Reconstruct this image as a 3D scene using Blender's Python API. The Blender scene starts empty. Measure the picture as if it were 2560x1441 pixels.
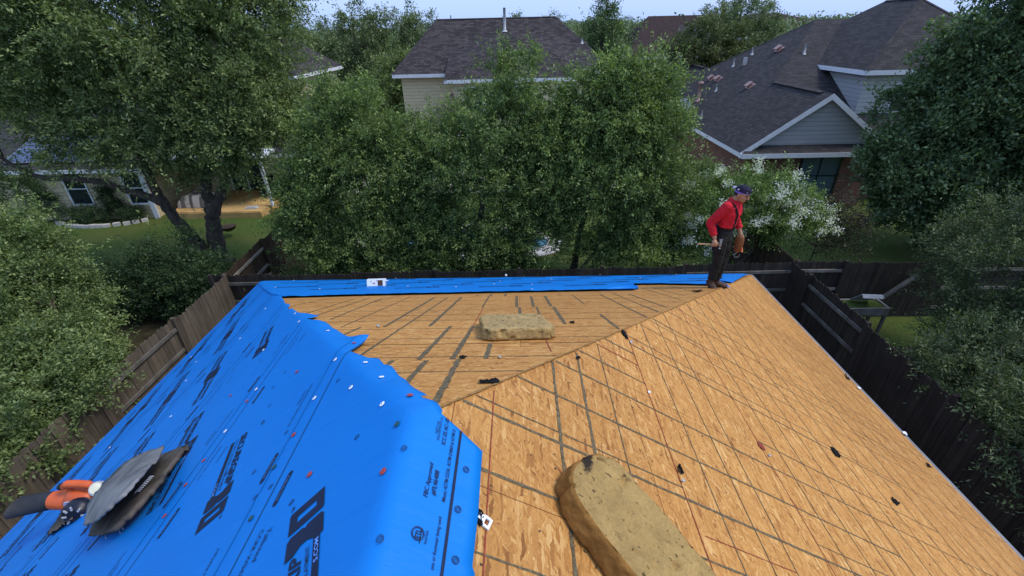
import bpy, bmesh, math, random
import numpy as np
from mathutils import Vector, Matrix, Quaternion, noise as mnoise

# ---------------------------------------------------------------- camera, world, sun, exposure
SC = bpy.context.scene
COL = SC.collection
FPX = 1148.44; PITCH = math.radians(29.5555); YAW = math.radians(-1.07225); ROLL = math.radians(-1.38171)
EAVE_Z = 2.8; CAM_H = 7.9
_F = Vector((math.sin(YAW)*math.cos(PITCH), math.cos(YAW)*math.cos(PITCH), -math.sin(PITCH)))
_R0 = Vector((math.cos(YAW), -math.sin(YAW), 0)); _U0 = _R0.cross(_F)
_R = _R0*math.cos(ROLL) + _U0*math.sin(ROLL); _U = -_R0*math.sin(ROLL) + _U0*math.cos(ROLL)
CAM = Vector((0, 0, CAM_H))
cam_data = bpy.data.cameras.new('camera'); cam = bpy.data.objects.new('camera', cam_data); COL.objects.link(cam)
cam_data.sensor_width = 36; cam_data.lens = 36*FPX/2560; cam_data.clip_start = .05; cam_data.clip_end = 4000
mw = Matrix.Identity(4)
for i, v in enumerate((_R, _U, -_F)):
    for j in range(3): mw[j][i] = v[j]
mw.translation = CAM
cam.matrix_world = mw
SC.camera = cam

SUN_EL = math.radians(56); SUN_DIR = Vector((.90, -.10, 0)).normalized()
world = bpy.data.worlds.new('World'); SC.world = world; world.use_nodes = True
wn, wl = world.node_tree.nodes, world.node_tree.links
wn.clear()
wo = wn.new('ShaderNodeOutputWorld'); bg = wn.new('ShaderNodeBackground'); sky = wn.new('ShaderNodeTexSky')
sky.sky_type = 'NISHITA'; sky.sun_disc = False; sky.sun_elevation = SUN_EL
sky.sun_rotation = math.atan2(SUN_DIR.x, SUN_DIR.y); sky.air_density = 1.3; sky.dust_density = 2.0; sky.ozone_density = 1.6
cl = wn.new('ShaderNodeMix'); cl.data_type = 'RGBA'; cl.inputs[0].default_value = .78
cl.inputs[7].default_value = (2.95, 4.3, 7.6, 1)          # thin high overcast, same brightness scale as the sky
wl.new(sky.outputs[0], cl.inputs[6]); wl.new(cl.outputs[2], bg.inputs[0])
bg.inputs[1].default_value = .135
wl.new(bg.outputs[0], wo.inputs[0])
sun_d = bpy.data.lights.new('sun', 'SUN'); sun = bpy.data.objects.new('sun', sun_d); COL.objects.link(sun)
sun_d.energy = 1.8; sun_d.angle = math.radians(16); sun_d.color = (1, .95, .88)
sd = Vector((SUN_DIR.x*math.cos(SUN_EL), SUN_DIR.y*math.cos(SUN_EL), math.sin(SUN_EL)))
sun.rotation_euler = sd.to_track_quat('Z', 'Y').to_euler()
SC.view_settings.view_transform = 'Standard'; SC.view_settings.look = 'None'
SC.view_settings.exposure = .45; SC.view_settings.gamma = 1

# ---------------------------------------------------------------- measuring helpers (photo pixel -> place in the world)
def ray(x, y): return _F + _R*((x-1280)/FPX) + _U*((720.5-y)/FPX)
def atz(x, y, z): d = ray(x, y); return CAM + d*((z-CAM_H)/d.z)
def aty(x, y, Y): d = ray(x, y); return CAM + d*(Y/d.y)
def hitp(x, y, P, n): d = ray(x, y); return CAM + d*((P-CAM).dot(n)/d.dot(n))

# roof of the house underfoot: three planes
SR, SF, SL = .629, .457, .652
XL, XR, YF, YB = -6.09, 5.38, 9.44, -6.0
RIDGE_X = -.46
def z_left(x): return EAVE_Z + SL*(x-XL)
def z_right(x): return EAVE_Z + SR*(XR-x)
def z_far(y): return EAVE_Z + SF*(YF-y)
def roofz(x, y): return min(z_left(x), z_right(x), z_far(y))
RIDGE_X = (SR*XR+SL*XL)/(SR+SL); RIDGE_Z = z_right(RIDGE_X); APEX_Y = YF-(RIDGE_Z-EAVE_Z)/SF
PL = (Vector((XL, 0, EAVE_Z)), Vector((-SL, 0, 1))); PR = (Vector((XR, 0, EAVE_Z)), Vector((SR, 0, 1))); PF = (Vector((0, YF, EAVE_Z)), Vector((0, SF, 1)))
def rp(x, y):
    best = None
    d = ray(x, y)
    for P, n in (PL, PR, PF):
        t = (P-CAM).dot(n)/d.dot(n)
        if best is None or t > best: best = t
    return CAM + d*best
N_LEFT = Vector((-SL, 0, 1)).normalized(); N_RIGHT = Vector((SR, 0, 1)).normalized(); N_FAR = Vector((0, SF, 1)).normalized()

# ---------------------------------------------------------------- object helpers
def tag(o, label=None, cat=None, group=None, kind=None):
    if label: o['label'] = label
    if cat: o['category'] = cat
    if group: o['group'] = group
    if kind: o['kind'] = kind
    return o
def thing(name, label, cat, loc=(0, 0, 0), rotz=0, group=None, rot=None):
    o = bpy.data.objects.new(name, None); COL.objects.link(o); o.empty_display_size = .2
    o.location = loc; o.rotation_euler = rot if rot else (0, 0, rotz)
    return tag(o, label, cat, group)
Z3 = Vector((0, 0, 1))
def frame(d, up=Z3):
    d = Vector(d).normalized(); s = d.cross(up)
    if s.length < 1e-4: s = d.cross(Vector((0, 1, 0)))
    s.normalize(); return d, s, s.cross(d)
class MB:
    def __init__(self): self.v = []; self.f = []; self.m = []; self.uv = []; self.sm = []
    def poly(self, pts, mat=0, smooth=False, uv=None):
        b = len(self.v); pts = [Vector(p) for p in pts]; self.v += pts
        self.f.append(list(range(b, b+len(pts)))); self.m.append(mat); self.sm.append(smooth)
        if uv is None:
            n = Vector((0, 0, 0))
            for i in range(len(pts)): n += pts[i].cross(pts[(i+1) % len(pts)])
            n = n.normalized() if n.length > 1e-12 else Vector((0, 0, 1))
            if abs(n.z) > .999: uv = [(p.x, p.y) for p in pts]
            else:
                u = Z3.cross(n).normalized(); w = n.cross(u); uv = [(p.dot(u), p.dot(w)) for p in pts]
        self.uv.append(uv)
    def hexa(self, c, mat=0, smooth=False):   # 8 corners: bottom ring then top ring
        for q in ((3, 2, 1, 0), (4, 5, 6, 7), (0, 1, 5, 4), (1, 2, 6, 5), (2, 3, 7, 6), (3, 0, 4, 7)): self.poly([c[i] for i in q], mat, smooth)
    def box(self, lo, hi, mat=0):
        x0, y0, z0 = lo; x1, y1, z1 = hi
        self.hexa([(x0, y0, z0), (x1, y0, z0), (x1, y1, z0), (x0, y1, z0), (x0, y0, z1), (x1, y0, z1), (x1, y1, z1), (x0, y1, z1)], mat)
    def obox(self, c, ax, ay, az, mat=0):     # oriented box from half-axes
        c, ax, ay, az = Vector(c), Vector(ax), Vector(ay), Vector(az)
        self.hexa([c-ax-ay-az, c+ax-ay-az, c+ax+ay-az, c-ax+ay-az, c-ax-ay+az, c+ax-ay+az, c+ax+ay+az, c-ax+ay+az], mat)
    def bar(self, a, b, w, h, mat=0, up=Z3):
        a, b = Vector(a), Vector(b); d, s, u = frame(b-a, up); L = (b-a).length/2
        self.obox((a+b)/2, d*L, s*w/2, u*h/2, mat)
    def loft(self, pts, rad, seg=10, mat=0, smooth=True, cap=True, side=None):
        pts = [Vector(p) for p in pts]; rings = []
        for i, p in enumerate(pts):
            d = (pts[min(i+1, len(pts)-1)]-pts[max(i-1, 0)])
            d, s, u = frame(d if d.length > 1e-9 else Z3, Vector(side) if side else (Z3 if abs(d.normalized().z) < .95 else Vector((0, 1, 0))))
            r = rad[i] if hasattr(rad, '__len__') else rad
            ra, rb = r if hasattr(r, '__len__') else (r, r)
            b = len(self.v)
            for k in range(seg):
                a = 2*math.pi*k/seg; self.v.append(p + s*ra*math.cos(a) + u*rb*math.sin(a))
            rings.append(b)
        for i in range(len(rings)-1):
            for k in range(seg):
                k2 = (k+1) % seg
                self.f.append([rings[i]+k, rings[i+1]+k, rings[i+1]+k2, rings[i]+k2][::-1]); self.m.append(mat); self.sm.append(smooth)
                self.uv.append([((k+1)/seg, i), ((k+1)/seg, i+1), (k/seg, i+1), (k/seg, i)])
        if cap:
            for r, rev in ((rings[0], True), (rings[-1], False)):
                idx = [r+k for k in range(seg)]
                if rev: idx = idx[::-1]
                self.f.append(idx[::-1] if not rev else idx[::-1]); self.m.append(mat); self.sm.append(False); self.uv.append([(0, 0)]*seg)
    def ball(self, c, r, seg=12, rings=8, mat=0, rot=None):
        c = Vector(c); r = Vector(r if hasattr(r, '__len__') else (r, r, r)); b = len(self.v)
        for i in range(rings+1):
            t = math.pi*i/rings
            for k in range(seg):
                a = 2*math.pi*k/seg; q = Vector((r.x*math.sin(t)*math.cos(a), r.y*math.sin(t)*math.sin(a), r.z*math.cos(t)))
                self.v.append(c + (rot @ q if rot else q))
        for i in range(rings):
            for k in range(seg):
                k2 = (k+1) % seg
                self.f.append([b+i*seg+k, b+(i+1)*seg+k, b+(i+1)*seg+k2, b+i*seg+k2]); self.m.append(mat); self.sm.append(True); self.uv.append([(0, 0)]*4)
    def merge(self, o):
        b = len(self.v); self.v += o.v; self.f += [[i+b for i in f] for f in o.f]; self.m += o.m; self.uv += o.uv; self.sm += o.sm
    def build(self, name, mats, parent=None, origin=None, remesh=None, smooth_it=0, merge_doubles=False):
        me = bpy.data.meshes.new(name)
        if origin is None:
            origin = Vector((0, 0, 0)); p = parent
            while p is not None: origin = origin + p.location; p = p.parent
        me.from_pydata([tuple(p-origin) for p in self.v], [], self.f)
        mats = mats if isinstance(mats, (list, tuple)) else [mats]
        for m in mats: me.materials.append(m)
        me.polygons.foreach_set('material_index', self.m); me.polygons.foreach_set('use_smooth', self.sm)
        ul = me.uv_layers.new(name='UVMap')
        flat = [c for u in self.uv for p in u for c in p]
        ul.data.foreach_set('uv', flat); me.update()
        if merge_doubles:
            bm = bmesh.new(); bm.from_mesh(me); bmesh.ops.remove_doubles(bm, verts=bm.verts, dist=1e-5); bm.to_mesh(me); bm.free()
        o = bpy.data.objects.new(name, me); COL.objects.link(o)
        if remesh:
            md = o.modifiers.new('r', 'REMESH'); md.mode = 'VOXEL'; md.voxel_size = remesh; md.use_smooth_shade = True
            if smooth_it:
                sm = o.modifiers.new('s', 'SMOOTH'); sm.iterations = smooth_it; sm.factor = .5
            dg = bpy.context.evaluated_depsgraph_get(); me2 = bpy.data.meshes.new_from_object(o.evaluated_get(dg))
            o.modifiers.clear(); o.data = me2
            me2.materials.clear()
            for m in mats: me2.materials.append(m)
            me2.polygons.foreach_set('material_index', [0]*len(me2.polygons)); me2.polygons.foreach_set('use_smooth', [True]*len(me2.polygons))
        if parent is not None: o.parent = parent
        return o
def np_mesh(name, co, faces_n, idx, mats, parent=None, face_attr=None, origin=None):
    me = bpy.data.meshes.new(name); n = len(co)
    if origin is None:
        origin = np.zeros(3); p = parent
        while p is not None: origin = origin + np.array(p.location); p = p.parent
    me.vertices.add(n); me.vertices.foreach_set('co', (co-origin).astype(np.float32).ravel())
    me.loops.add(len(idx)); me.loops.foreach_set('vertex_index', idx.astype(np.int32))
    nf = len(idx)//faces_n
    me.polygons.add(nf); me.polygons.foreach_set('loop_start', np.arange(0, nf*faces_n, faces_n, dtype=np.int32))
    for m in (mats if isinstance(mats, (list, tuple)) else [mats]): me.materials.append(m)
    if face_attr is not None:
        at = me.attributes.new('tint', 'FLOAT', 'FACE'); at.data.foreach_set('value', face_attr.astype(np.float32))
    me.update(calc_edges=True)
    o = bpy.data.objects.new(name, me); COL.objects.link(o)
    if parent is not None: o.parent = parent
    return o
def smooth_all(o):
    o.data.polygons.foreach_set('use_smooth', [True]*len(o.data.polygons)); return o
def copy_tree(o, parent=None):
    c = o.copy(); COL.objects.link(c); c.parent = parent
    for ch in list(o.children): copy_tree(ch, c)
    return c

# ---------------------------------------------------------------- materials
class NT:
    def __init__(self, name, rough=.6, spec=.3):
        self.mat = bpy.data.materials.new(name); self.mat.use_nodes = True; self.t = self.mat.node_tree; self.n = self.t.nodes; self.l = self.t.links
        self.b = self.n['Principled BSDF']; self.b.inputs['Roughness'].default_value = rough; self.b.inputs['Specular IOR Level'].default_value = spec
    def new(self, ty, **kw):
        o = self.n.new(ty)
        for k, v in kw.items(): setattr(o, k, v)
        return o
    def put(self, sock, v):
        if isinstance(v, bpy.types.NodeSocket): self.l.new(v, sock)
        else: sock.default_value = v
    def coord(self, which='Object'): return self.new('ShaderNodeTexCoord').outputs[which]
    def mapping(self, vec, scale=(1, 1, 1), rot=(0, 0, 0), loc=(0, 0, 0)):
        if any(rot):                       # turn first, then stretch, so the stretch follows the turned axes
            q = self.new('ShaderNodeMapping'); self.put(q.inputs[0], vec); q.inputs['Rotation'].default_value = rot; vec = q.outputs[0]; rot = (0, 0, 0)
        m = self.new('ShaderNodeMapping'); self.put(m.inputs[0], vec); m.inputs['Scale'].default_value = scale; m.inputs['Rotation'].default_value = rot; m.inputs['Location'].default_value = loc
        return m.outputs[0]
    def noise(self, vec, scale, detail=4, rough=.55, out=0):
        m = self.new('ShaderNodeTexNoise'); self.put(m.inputs['Vector'], vec); m.inputs['Scale'].default_value = scale; m.inputs['Detail'].default_value = detail; m.inputs['Roughness'].default_value = rough
        return m.outputs[out]
    def voronoi(self, vec, scale=1, out='Color', feature='F1'):
        m = self.new('ShaderNodeTexVoronoi', feature=feature); self.put(m.inputs['Vector'], vec); m.inputs['Scale'].default_value = scale
        return m.outputs[out]
    def ramp(self, fac, stops, interp='LINEAR'):
        r = self.new('ShaderNodeValToRGB'); self.put(r.inputs[0], fac); cr = r.color_ramp; cr.interpolation = interp
        while len(cr.elements) < len(stops): cr.elements.new(.5)
        for e, (p, c) in zip(cr.elements, stops): e.position = p; e.color = (*c, 1) if len(c) == 3 else c
        return r.outputs[0]
    def mix(self, fac, a, b, blend='MIX'):
        m = self.new('ShaderNodeMix', data_type='RGBA', blend_type=blend); self.put(m.inputs[0], fac)
        for s, v in ((m.inputs[6], a), (m.inputs[7], b)):
            if isinstance(v, (tuple, list)): v = (*v, 1) if len(v) == 3 else v
            self.put(s, v)
        return m.outputs[2]
    def math(self, op, a, b=0.0, c=None, clamp=False):
        m = self.new('ShaderNodeMath', operation=op, use_clamp=clamp); self.put(m.inputs[0], a); self.put(m.inputs[1], b)
        if c is not None: self.put(m.inputs[2], c)
        return m.outputs[0]
    def sep(self, col): s = self.new('ShaderNodeSeparateColor'); self.put(s.inputs[0], col); return s.outputs
    def attr(self, name): return self.new('ShaderNodeAttribute', attribute_name=name).outputs['Fac']
    def vadd(self, a, b):
        m = self.new('ShaderNodeVectorMath', operation='ADD'); self.put(m.inputs[0], a); self.put(m.inputs[1], b); return m.outputs[0]
    def vscale(self, a, s):
        m = self.new('ShaderNodeVectorMath', operation='SCALE'); self.put(m.inputs[0], a); m.inputs[3].default_value = s; return m.outputs[0]
    def color(self, c): self.put(self.b.inputs['Base Color'], (*c, 1) if isinstance(c, (tuple, list)) and len(c) == 3 else c); return self
    def bump(self, h, strength=.3, dist=.01):
        b = self.new('ShaderNodeBump'); self.put(b.inputs['Height'], h); b.inputs['Strength'].default_value = strength; b.inputs['Distance'].default_value = dist; self.l.new(b.outputs[0], self.b.inputs['Normal']); return self
def plain(name, c, rough=.6, spec=.3, var=.25, scale=6, metallic=0, bump=0):
    t = NT(name, rough, spec); n = t.noise(t.coord(), scale, 5)
    lo = tuple(x*(1-var) for x in c); hi = tuple(min(1, x*(1+var)) for x in c)
    t.color(t.ramp(n, [(.3, lo), (.7, hi)])); t.b.inputs['Metallic'].default_value = metallic
    if bump: t.bump(n, bump, .01)
    return t.mat
def osb_mat():
    t = NT('oriented_strand_board', .62, .25); uv = t.coord('UV')
    w = t.vadd(uv, t.vscale(t.noise(uv, 11, 4, .65, out=1), .045))
    layers = []
    for ang, sx, sy, off in ((1.35, 9, 50, 0), (.6, 15, 80, 3.3), (-.75, 10, 56, 7.1), (2.3, 18, 90, 11.7), (.05, 12, 66, 5.2)):
        layers.append(t.sep(t.voronoi(t.mapping(w, (sx, sy, 1), (0, 0, ang), (off, off*.7, 0)))))
    val = layers[0][0]
    for L, th in zip(layers[1:], (.5, .5, .55, .5)):
        sel = t.math('GREATER_THAN', L[1], th)
        m = t.new('ShaderNodeMix', data_type='FLOAT'); t.put(m.inputs[0], sel); t.put(m.inputs[2], val); t.put(m.inputs[3], L[0]); val = m.outputs[0]
    base = t.ramp(val, [(0, (.28, .110, .024)), (.08, (.45, .200, .048)), (.45, (.55, .262, .066)), (.85, (.61, .315, .090)), (1, (.71, .42, .150))])
    fine = t.noise(t.mapping(w, (30, 260, 1), (0, 0, .2)), 1, 3)
    base = t.mix(.38, base, t.ramp(fine, [(.3, (.34, .28, .22)), (.62, (1.05, 1.05, 1.05))]), 'MULTIPLY')
    big = t.noise(uv, .55, 4); base = t.mix(.5, base, t.ramp(big, [(.3, (.80, .76, .72)), (.65, (1, 1, 1))]), 'MULTIPLY')
    sp = t.noise(t.mapping(w, (26, 60, 1), (0, 0, .5)), 1, 2, .5); spots = t.ramp(sp, [(.70, (0, 0, 0)), (.735, (1, 1, 1))])
    base = t.mix(t.math('MULTIPLY', spots, .8), base, (.10, .045, .02))
    sp2 = t.noise(t.mapping(w, (45, 26, 1), (0, 0, -.3), (4, 9, 0)), 1, 1, .4); base = t.mix(t.math('MULTIPLY', t.ramp(sp2, [(.74, (0, 0, 0)), (.76, (1, 1, 1))]), .9), base, (.045, .03, .02))
    sh = t.new('ShaderNodeTexBrick', offset=.5); t.put(sh.inputs['Vector'], uv); sh.inputs['Color1'].default_value = (1.04, 1.03, 1.02, 1); sh.inputs['Color2'].default_value = (.90, .88, .86, 1); sh.inputs['Mortar'].default_value = (.35, .28, .24, 1)
    sh.inputs['Scale'].default_value = 1; sh.inputs['Brick Width'].default_value = 2.44; sh.inputs['Row Height'].default_value = 1.22; sh.inputs['Mortar Size'].default_value = .0025
    base = t.mix(1, base, sh.outputs[0], 'MULTIPLY')
    t.color(base); t.bump(val, .2, .003); return t.mat
def brick_mat(name, c1, c2, mortar, bw, bh, msize=.012, offset=.5, rough=.85, var=1.0, bump=.4, contrast=1.0):
    t = NT(name, rough, .2); uv = t.coord('UV')
    b = t.new('ShaderNodeTexBrick', offset=offset); t.put(b.inputs['Vector'], uv)
    b.inputs['Color1'].default_value = (*c1, 1); b.inputs['Color2'].default_value = (*c2, 1); b.inputs['Mortar'].default_value = (*mortar, 1)
    b.inputs['Scale'].default_value = 1; b.inputs['Brick Width'].default_value = bw; b.inputs['Row Height'].default_value = bh; b.inputs['Mortar Size'].default_value = msize; b.inputs['Mortar Smooth'].default_value = .2; b.inputs['Bias'].default_value = 0
    n = t.noise(uv, .5, 6, .6); n2 = t.noise(uv, 35, 3)
    c = t.mix(.25, b.outputs[0], t.ramp(n, [(.3, (.72, .72, .74)), (.7, (1.1, 1.08, 1.05))]), 'MULTIPLY')
    c = t.mix(.4, c, t.ramp(n2, [(.3, (.6, .6, .6)), (.7, (1.2, 1.2, 1.2))]), 'MULTIPLY')
    t.color(c); t.bump(t.math('SUBTRACT', 1, b.outputs['Fac']), bump, .01); return t.mat
def siding_mat(name, c, lap=.19):
    t = NT(name, .6, .3); uv = t.coord('UV'); s = t.new('ShaderNodeSeparateXYZ'); t.put(s.inputs[0], uv)
    fr = t.math('FRACT', t.math('DIVIDE', s.outputs[1], lap))
    line = t.ramp(fr, [(0, (.35, .35, .35)), (.07, (.45, .45, .45)), (.11, (1, 1, 1))])
    n = t.noise(t.mapping(uv, (1, 4, 1)), 1.2, 5)
    t.color(t.mix(1, t.ramp(n, [(.3, tuple(x*.88 for x in c)), (.7, c)]), line, 'MULTIPLY')); t.bump(fr, .5, .015); return t.mat
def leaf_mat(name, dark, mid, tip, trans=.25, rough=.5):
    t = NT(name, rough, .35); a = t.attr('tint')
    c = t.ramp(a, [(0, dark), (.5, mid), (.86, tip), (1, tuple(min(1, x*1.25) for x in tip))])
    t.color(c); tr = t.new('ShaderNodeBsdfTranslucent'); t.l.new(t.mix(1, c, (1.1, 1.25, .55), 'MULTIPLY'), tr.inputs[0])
    ms = t.new('ShaderNodeMixShader'); ms.inputs[0].default_value = trans; t.l.new(t.b.outputs[0], ms.inputs[1]); t.l.new(tr.outputs[0], ms.inputs[2])
    t.l.new(ms.outputs[0], t.n['Material Output'].inputs[0]); return t.mat
def wood_mat(name, c, grain=(40, 40, 1.5), dark=.45, rough=.85):
    t = NT(name, rough, .15); co = t.coord(); g = t.noise(t.mapping(co, grain), 1, 5, .6); n = t.noise(co, .9, 5, .6)
    k = t.ramp(g, [(.25, tuple(x*dark for x in c)), (.75, tuple(min(1, x*1.3) for x in c))])
    t.color(t.mix(.7, k, t.ramp(n, [(.3, (.6, .6, .6)), (.7, (1.15, 1.15, 1.15))]), 'MULTIPLY')); t.bump(g, .3, .004); return t.mat
def fence_mat(name, c, dark=.5):
    t = NT(name, .9, .12); co = t.coord(); a = t.attr('tint'); g = t.noise(t.mapping(co, (22, 22, 1.2)), 1, 6, .65); n = t.noise(co, 1.1, 5, .6)
    k = t.ramp(g, [(.25, tuple(x*.55 for x in c)), (.75, tuple(min(1, x*1.35) for x in c))])
    k = t.mix(.8, k, t.ramp(a, [(0, (.55, .54, .52)), (1, (1.25, 1.22, 1.15))]), 'MULTIPLY')
    t.color(t.mix(.7, k, t.ramp(n, [(.3, (.55, .55, .55)), (.7, (1.15, 1.15, 1.15))]), 'MULTIPLY')); t.bump(g, .35, .004); return t.mat

M = {}
M['osb'] = osb_mat()
M['edge_wood'] = wood_mat('sheathing_edge', (.42, .22, .07))
def membrane_mat():
    t = NT('blue_membrane', .5, .25); uv = t.coord('Object'); n = t.noise(uv, 1.3, 5, .6); w = t.noise(t.mapping(uv, (1, 5, 1)), 2.2, 5, .55)
    t.color(t.ramp(n, [(.3, (.002, .168, .55)), (.7, (.002, .190, .60))]))
    t.bump(t.math('ADD', w, t.math('MULTIPLY', t.noise(uv, 90, 2), .04)), .35, .02); return t.mat
M['membrane'] = membrane_mat()
M['ink'] = plain('navy_ink', (.006, .012, .04), .5, .3)
M['outline_ink'] = plain('pale_blue_ink', (.12, .30, .75), .5)
M['white_plastic'] = plain('white_plastic', (.82, .84, .86), .4, .4, .05)
M['red_plastic'] = plain('red_plastic', (.42, .045, .035), .4, .4, .1)
M['green_plastic'] = plain('dark_green_plastic', (.012, .07, .09), .4, .4, .1)
M['nail_metal'] = plain('nail_metal', (.5, .5, .5), .35, .5, .1, 8, .9)
M['line_ink'] = plain('grey_green_marking', (.125, .095, .052), .8, .2, .55, 55)
M['red_chalk'] = plain('red_chalk', (.25, .05, .03), .8, .2, .4, 40)
M['joint'] = plain('sheet_joint', (.16, .075, .03), .9, .1)
M['drip'] = plain('drip_edge_metal', (.20, .20, .21), .5, .4, .2, 4, .2)
M['trim_white'] = plain('white_trim', (.72, .73, .74), .5, .3, .06)
M['house_wall'] = brick_mat('tan_brick', (.40, .24, .16), (.30, .17, .11), (.45, .42, .38), .21, .075)
M['felt'] = plain('black_felt', (.010, .010, .011), .9, .1, .4, 30, bump=.3)
M['shingle_dark'] = brick_mat('dark_shingles', (.034, .031, .032), (.060, .054, .055), (.016, .014, .014), .32, .145, .007, .37, .92, bump=.5)
M['shingle_center'] = brick_mat('charcoal_brown_shingles', (.030, .025, .026), (.078, .064, .062), (.014, .012, .012), .34, .19, .012, .37, .92, bump=.5)
M['shingle_brown'] = brick_mat('brown_shingles', (.042, .026, .025), (.060, .038, .035), (.02, .014, .013), .3, .16, .008, .37, .92)
M['cream_siding'] = siding_mat('cream_lap_siding', (.66, .56, .36), .2)
M['grey_siding'] = siding_mat('pale_grey_lap_siding', (.46, .46, .45), .19)
M['white_siding'] = siding_mat('off_white_lap_siding', (.60, .60, .56), .19)
M['red_brick'] = brick_mat('red_brown_brick', (.24, .080, .052), (.15, .055, .040), (.26, .21, .18), .22, .08, .011)
M['orange_brick'] = brick_mat('orange_brick', (.34, .16, .08), (.22, .10, .05), (.4, .34, .28), .22, .08, .011)
M['cream_stone'] = brick_mat('cream_limestone', (.74, .60, .38), (.58, .46, .28), (.42, .35, .25), .55, .2, .014, .5, .8)
M['glass_dark'] = plain('dark_window_glass', (.012, .02, .026), .08, .6, .3, 1.2)
M['screen'] = plain('blue_grey_solar_screen', (.085, .135, .16), .6, .3, .15, 1)
M['panel'] = plain('solar_panel', (.022, .035, .075), .15, .6, .3, 2)
M['pink_metal'] = plain('faded_red_metal', (.30, .18, .155), .5, .3, .2, 9)
M['pale_metal'] = plain('pale_grey_metal', (.42, .42, .42), .45, .4, .15)
M['bark'] = wood_mat('oak_bark', (.125, .102, .080), (14, 14, 3), .35, .95)
M['bark_light'] = wood_mat('lit_bark', (.15, .115, .08), (14, 14, 3), .35, .95)
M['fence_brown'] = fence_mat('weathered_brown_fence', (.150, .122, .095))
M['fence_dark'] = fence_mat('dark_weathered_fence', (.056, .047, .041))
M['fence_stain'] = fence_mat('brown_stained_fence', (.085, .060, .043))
M['rail_grey'] = wood_mat('grey_rail_wood', (.17, .155, .135), (3, 3, 3))
M['rail_light'] = wood_mat('pale_rail_wood', (.30, .27, .235), (3, 3, 3))
M['deck'] = wood_mat('honey_deck_wood', (.50, .315, .125), (2, 9, 9), .8, .6)
M['concrete'] = plain('pale_concrete', (.50, .47, .43), .85, .2, .12, 3, bump=.1)
def lawn():
    t = NT('lawn', .9, .1); co = t.coord(); n = t.noise(co, .35, 6, .65); f = t.noise(co, 14, 6, .7); s = t.noise(co, .12, 3)
    c = t.ramp(f, [(.3, (.030, .055, .012)), (.7, (.090, .140, .028))]); c = t.mix(t.ramp(n, [(.42, (0, 0, 0)), (.62, (1, 1, 1))]), c, t.ramp(f, [(.3, (.05, .07, .015)), (.7, (.13, .15, .04))]))
    t.color(c); t.bump(f, .8, .05); return t.mat
M['lawn'] = lawn()
def shaded_dirt():
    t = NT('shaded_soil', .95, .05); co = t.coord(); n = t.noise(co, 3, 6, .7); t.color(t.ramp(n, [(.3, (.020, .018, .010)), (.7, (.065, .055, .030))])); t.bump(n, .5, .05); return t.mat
M['shaded_dirt'] = shaded_dirt()
M['water'] = plain('pool_water', (.03, .13, .16), .06, .6, .2, .8)
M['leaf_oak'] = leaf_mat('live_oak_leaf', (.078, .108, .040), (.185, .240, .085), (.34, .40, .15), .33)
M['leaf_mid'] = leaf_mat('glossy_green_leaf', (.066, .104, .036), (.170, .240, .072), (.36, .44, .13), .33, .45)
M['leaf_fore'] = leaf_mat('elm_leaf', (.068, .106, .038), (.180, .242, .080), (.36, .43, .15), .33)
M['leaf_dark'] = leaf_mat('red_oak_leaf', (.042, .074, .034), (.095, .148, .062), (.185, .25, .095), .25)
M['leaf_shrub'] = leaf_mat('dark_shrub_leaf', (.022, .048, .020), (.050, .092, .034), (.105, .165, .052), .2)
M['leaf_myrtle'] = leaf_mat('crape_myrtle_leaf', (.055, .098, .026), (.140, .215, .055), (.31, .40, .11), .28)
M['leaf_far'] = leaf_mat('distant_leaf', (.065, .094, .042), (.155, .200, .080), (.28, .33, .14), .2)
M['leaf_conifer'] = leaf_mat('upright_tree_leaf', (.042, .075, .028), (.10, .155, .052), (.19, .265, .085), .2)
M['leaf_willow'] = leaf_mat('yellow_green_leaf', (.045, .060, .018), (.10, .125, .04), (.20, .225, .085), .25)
M['leaf_brown'] = leaf_mat('reddish_shrub_leaf', (.020, .020, .010), (.050, .042, .022), (.10, .075, .04), .2)
M['petal'] = leaf_mat('white_blossom', (.50, .50, .42), (.72, .72, .64), (.86, .86, .80), .3)
M['leaf_elm'] = leaf_mat('grey_green_leaf', (.034, .055, .026), (.095, .132, .054), (.25, .30, .125), .25)
# ---------------------------------------------------------------- setting: ground, lawns, pool
rng = np.random.default_rng(7)
g = MB(); g.poly([(-2500, -2500, 0), (2500, -2500, 0), (2500, 2500, 0), (-2500, 2500, 0)])
tag(g.build('ground', M['lawn']), kind='structure')
s = MB(); s.poly([(-16, -9, .004), (-6.6, -9, .004), (-6.6, 15.2, .004), (-8.6, 17, .004), (-16, 12, .004)]); s.poly([(-8.3, 11.0, .006), (5.0, 11.0, .006), (4.2, 15.0, .006), (-1, 15.4, .006), (-7.6, 15.6, .006)]); s.poly([(4.2, -9, .004), (7.9, -9, .004), (7.9, 11.0, .004), (5.0, 11.0, .004)]); s.poly([(8, -9, .004), (16, -9, .004), (16, 10.6, .004), (8, 10.2, .004)])
tag(s.build('shaded_ground', M['shaded_dirt']), kind='structure')  # ground sheets with yard shade put into the dark colour, partly over grass
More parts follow.
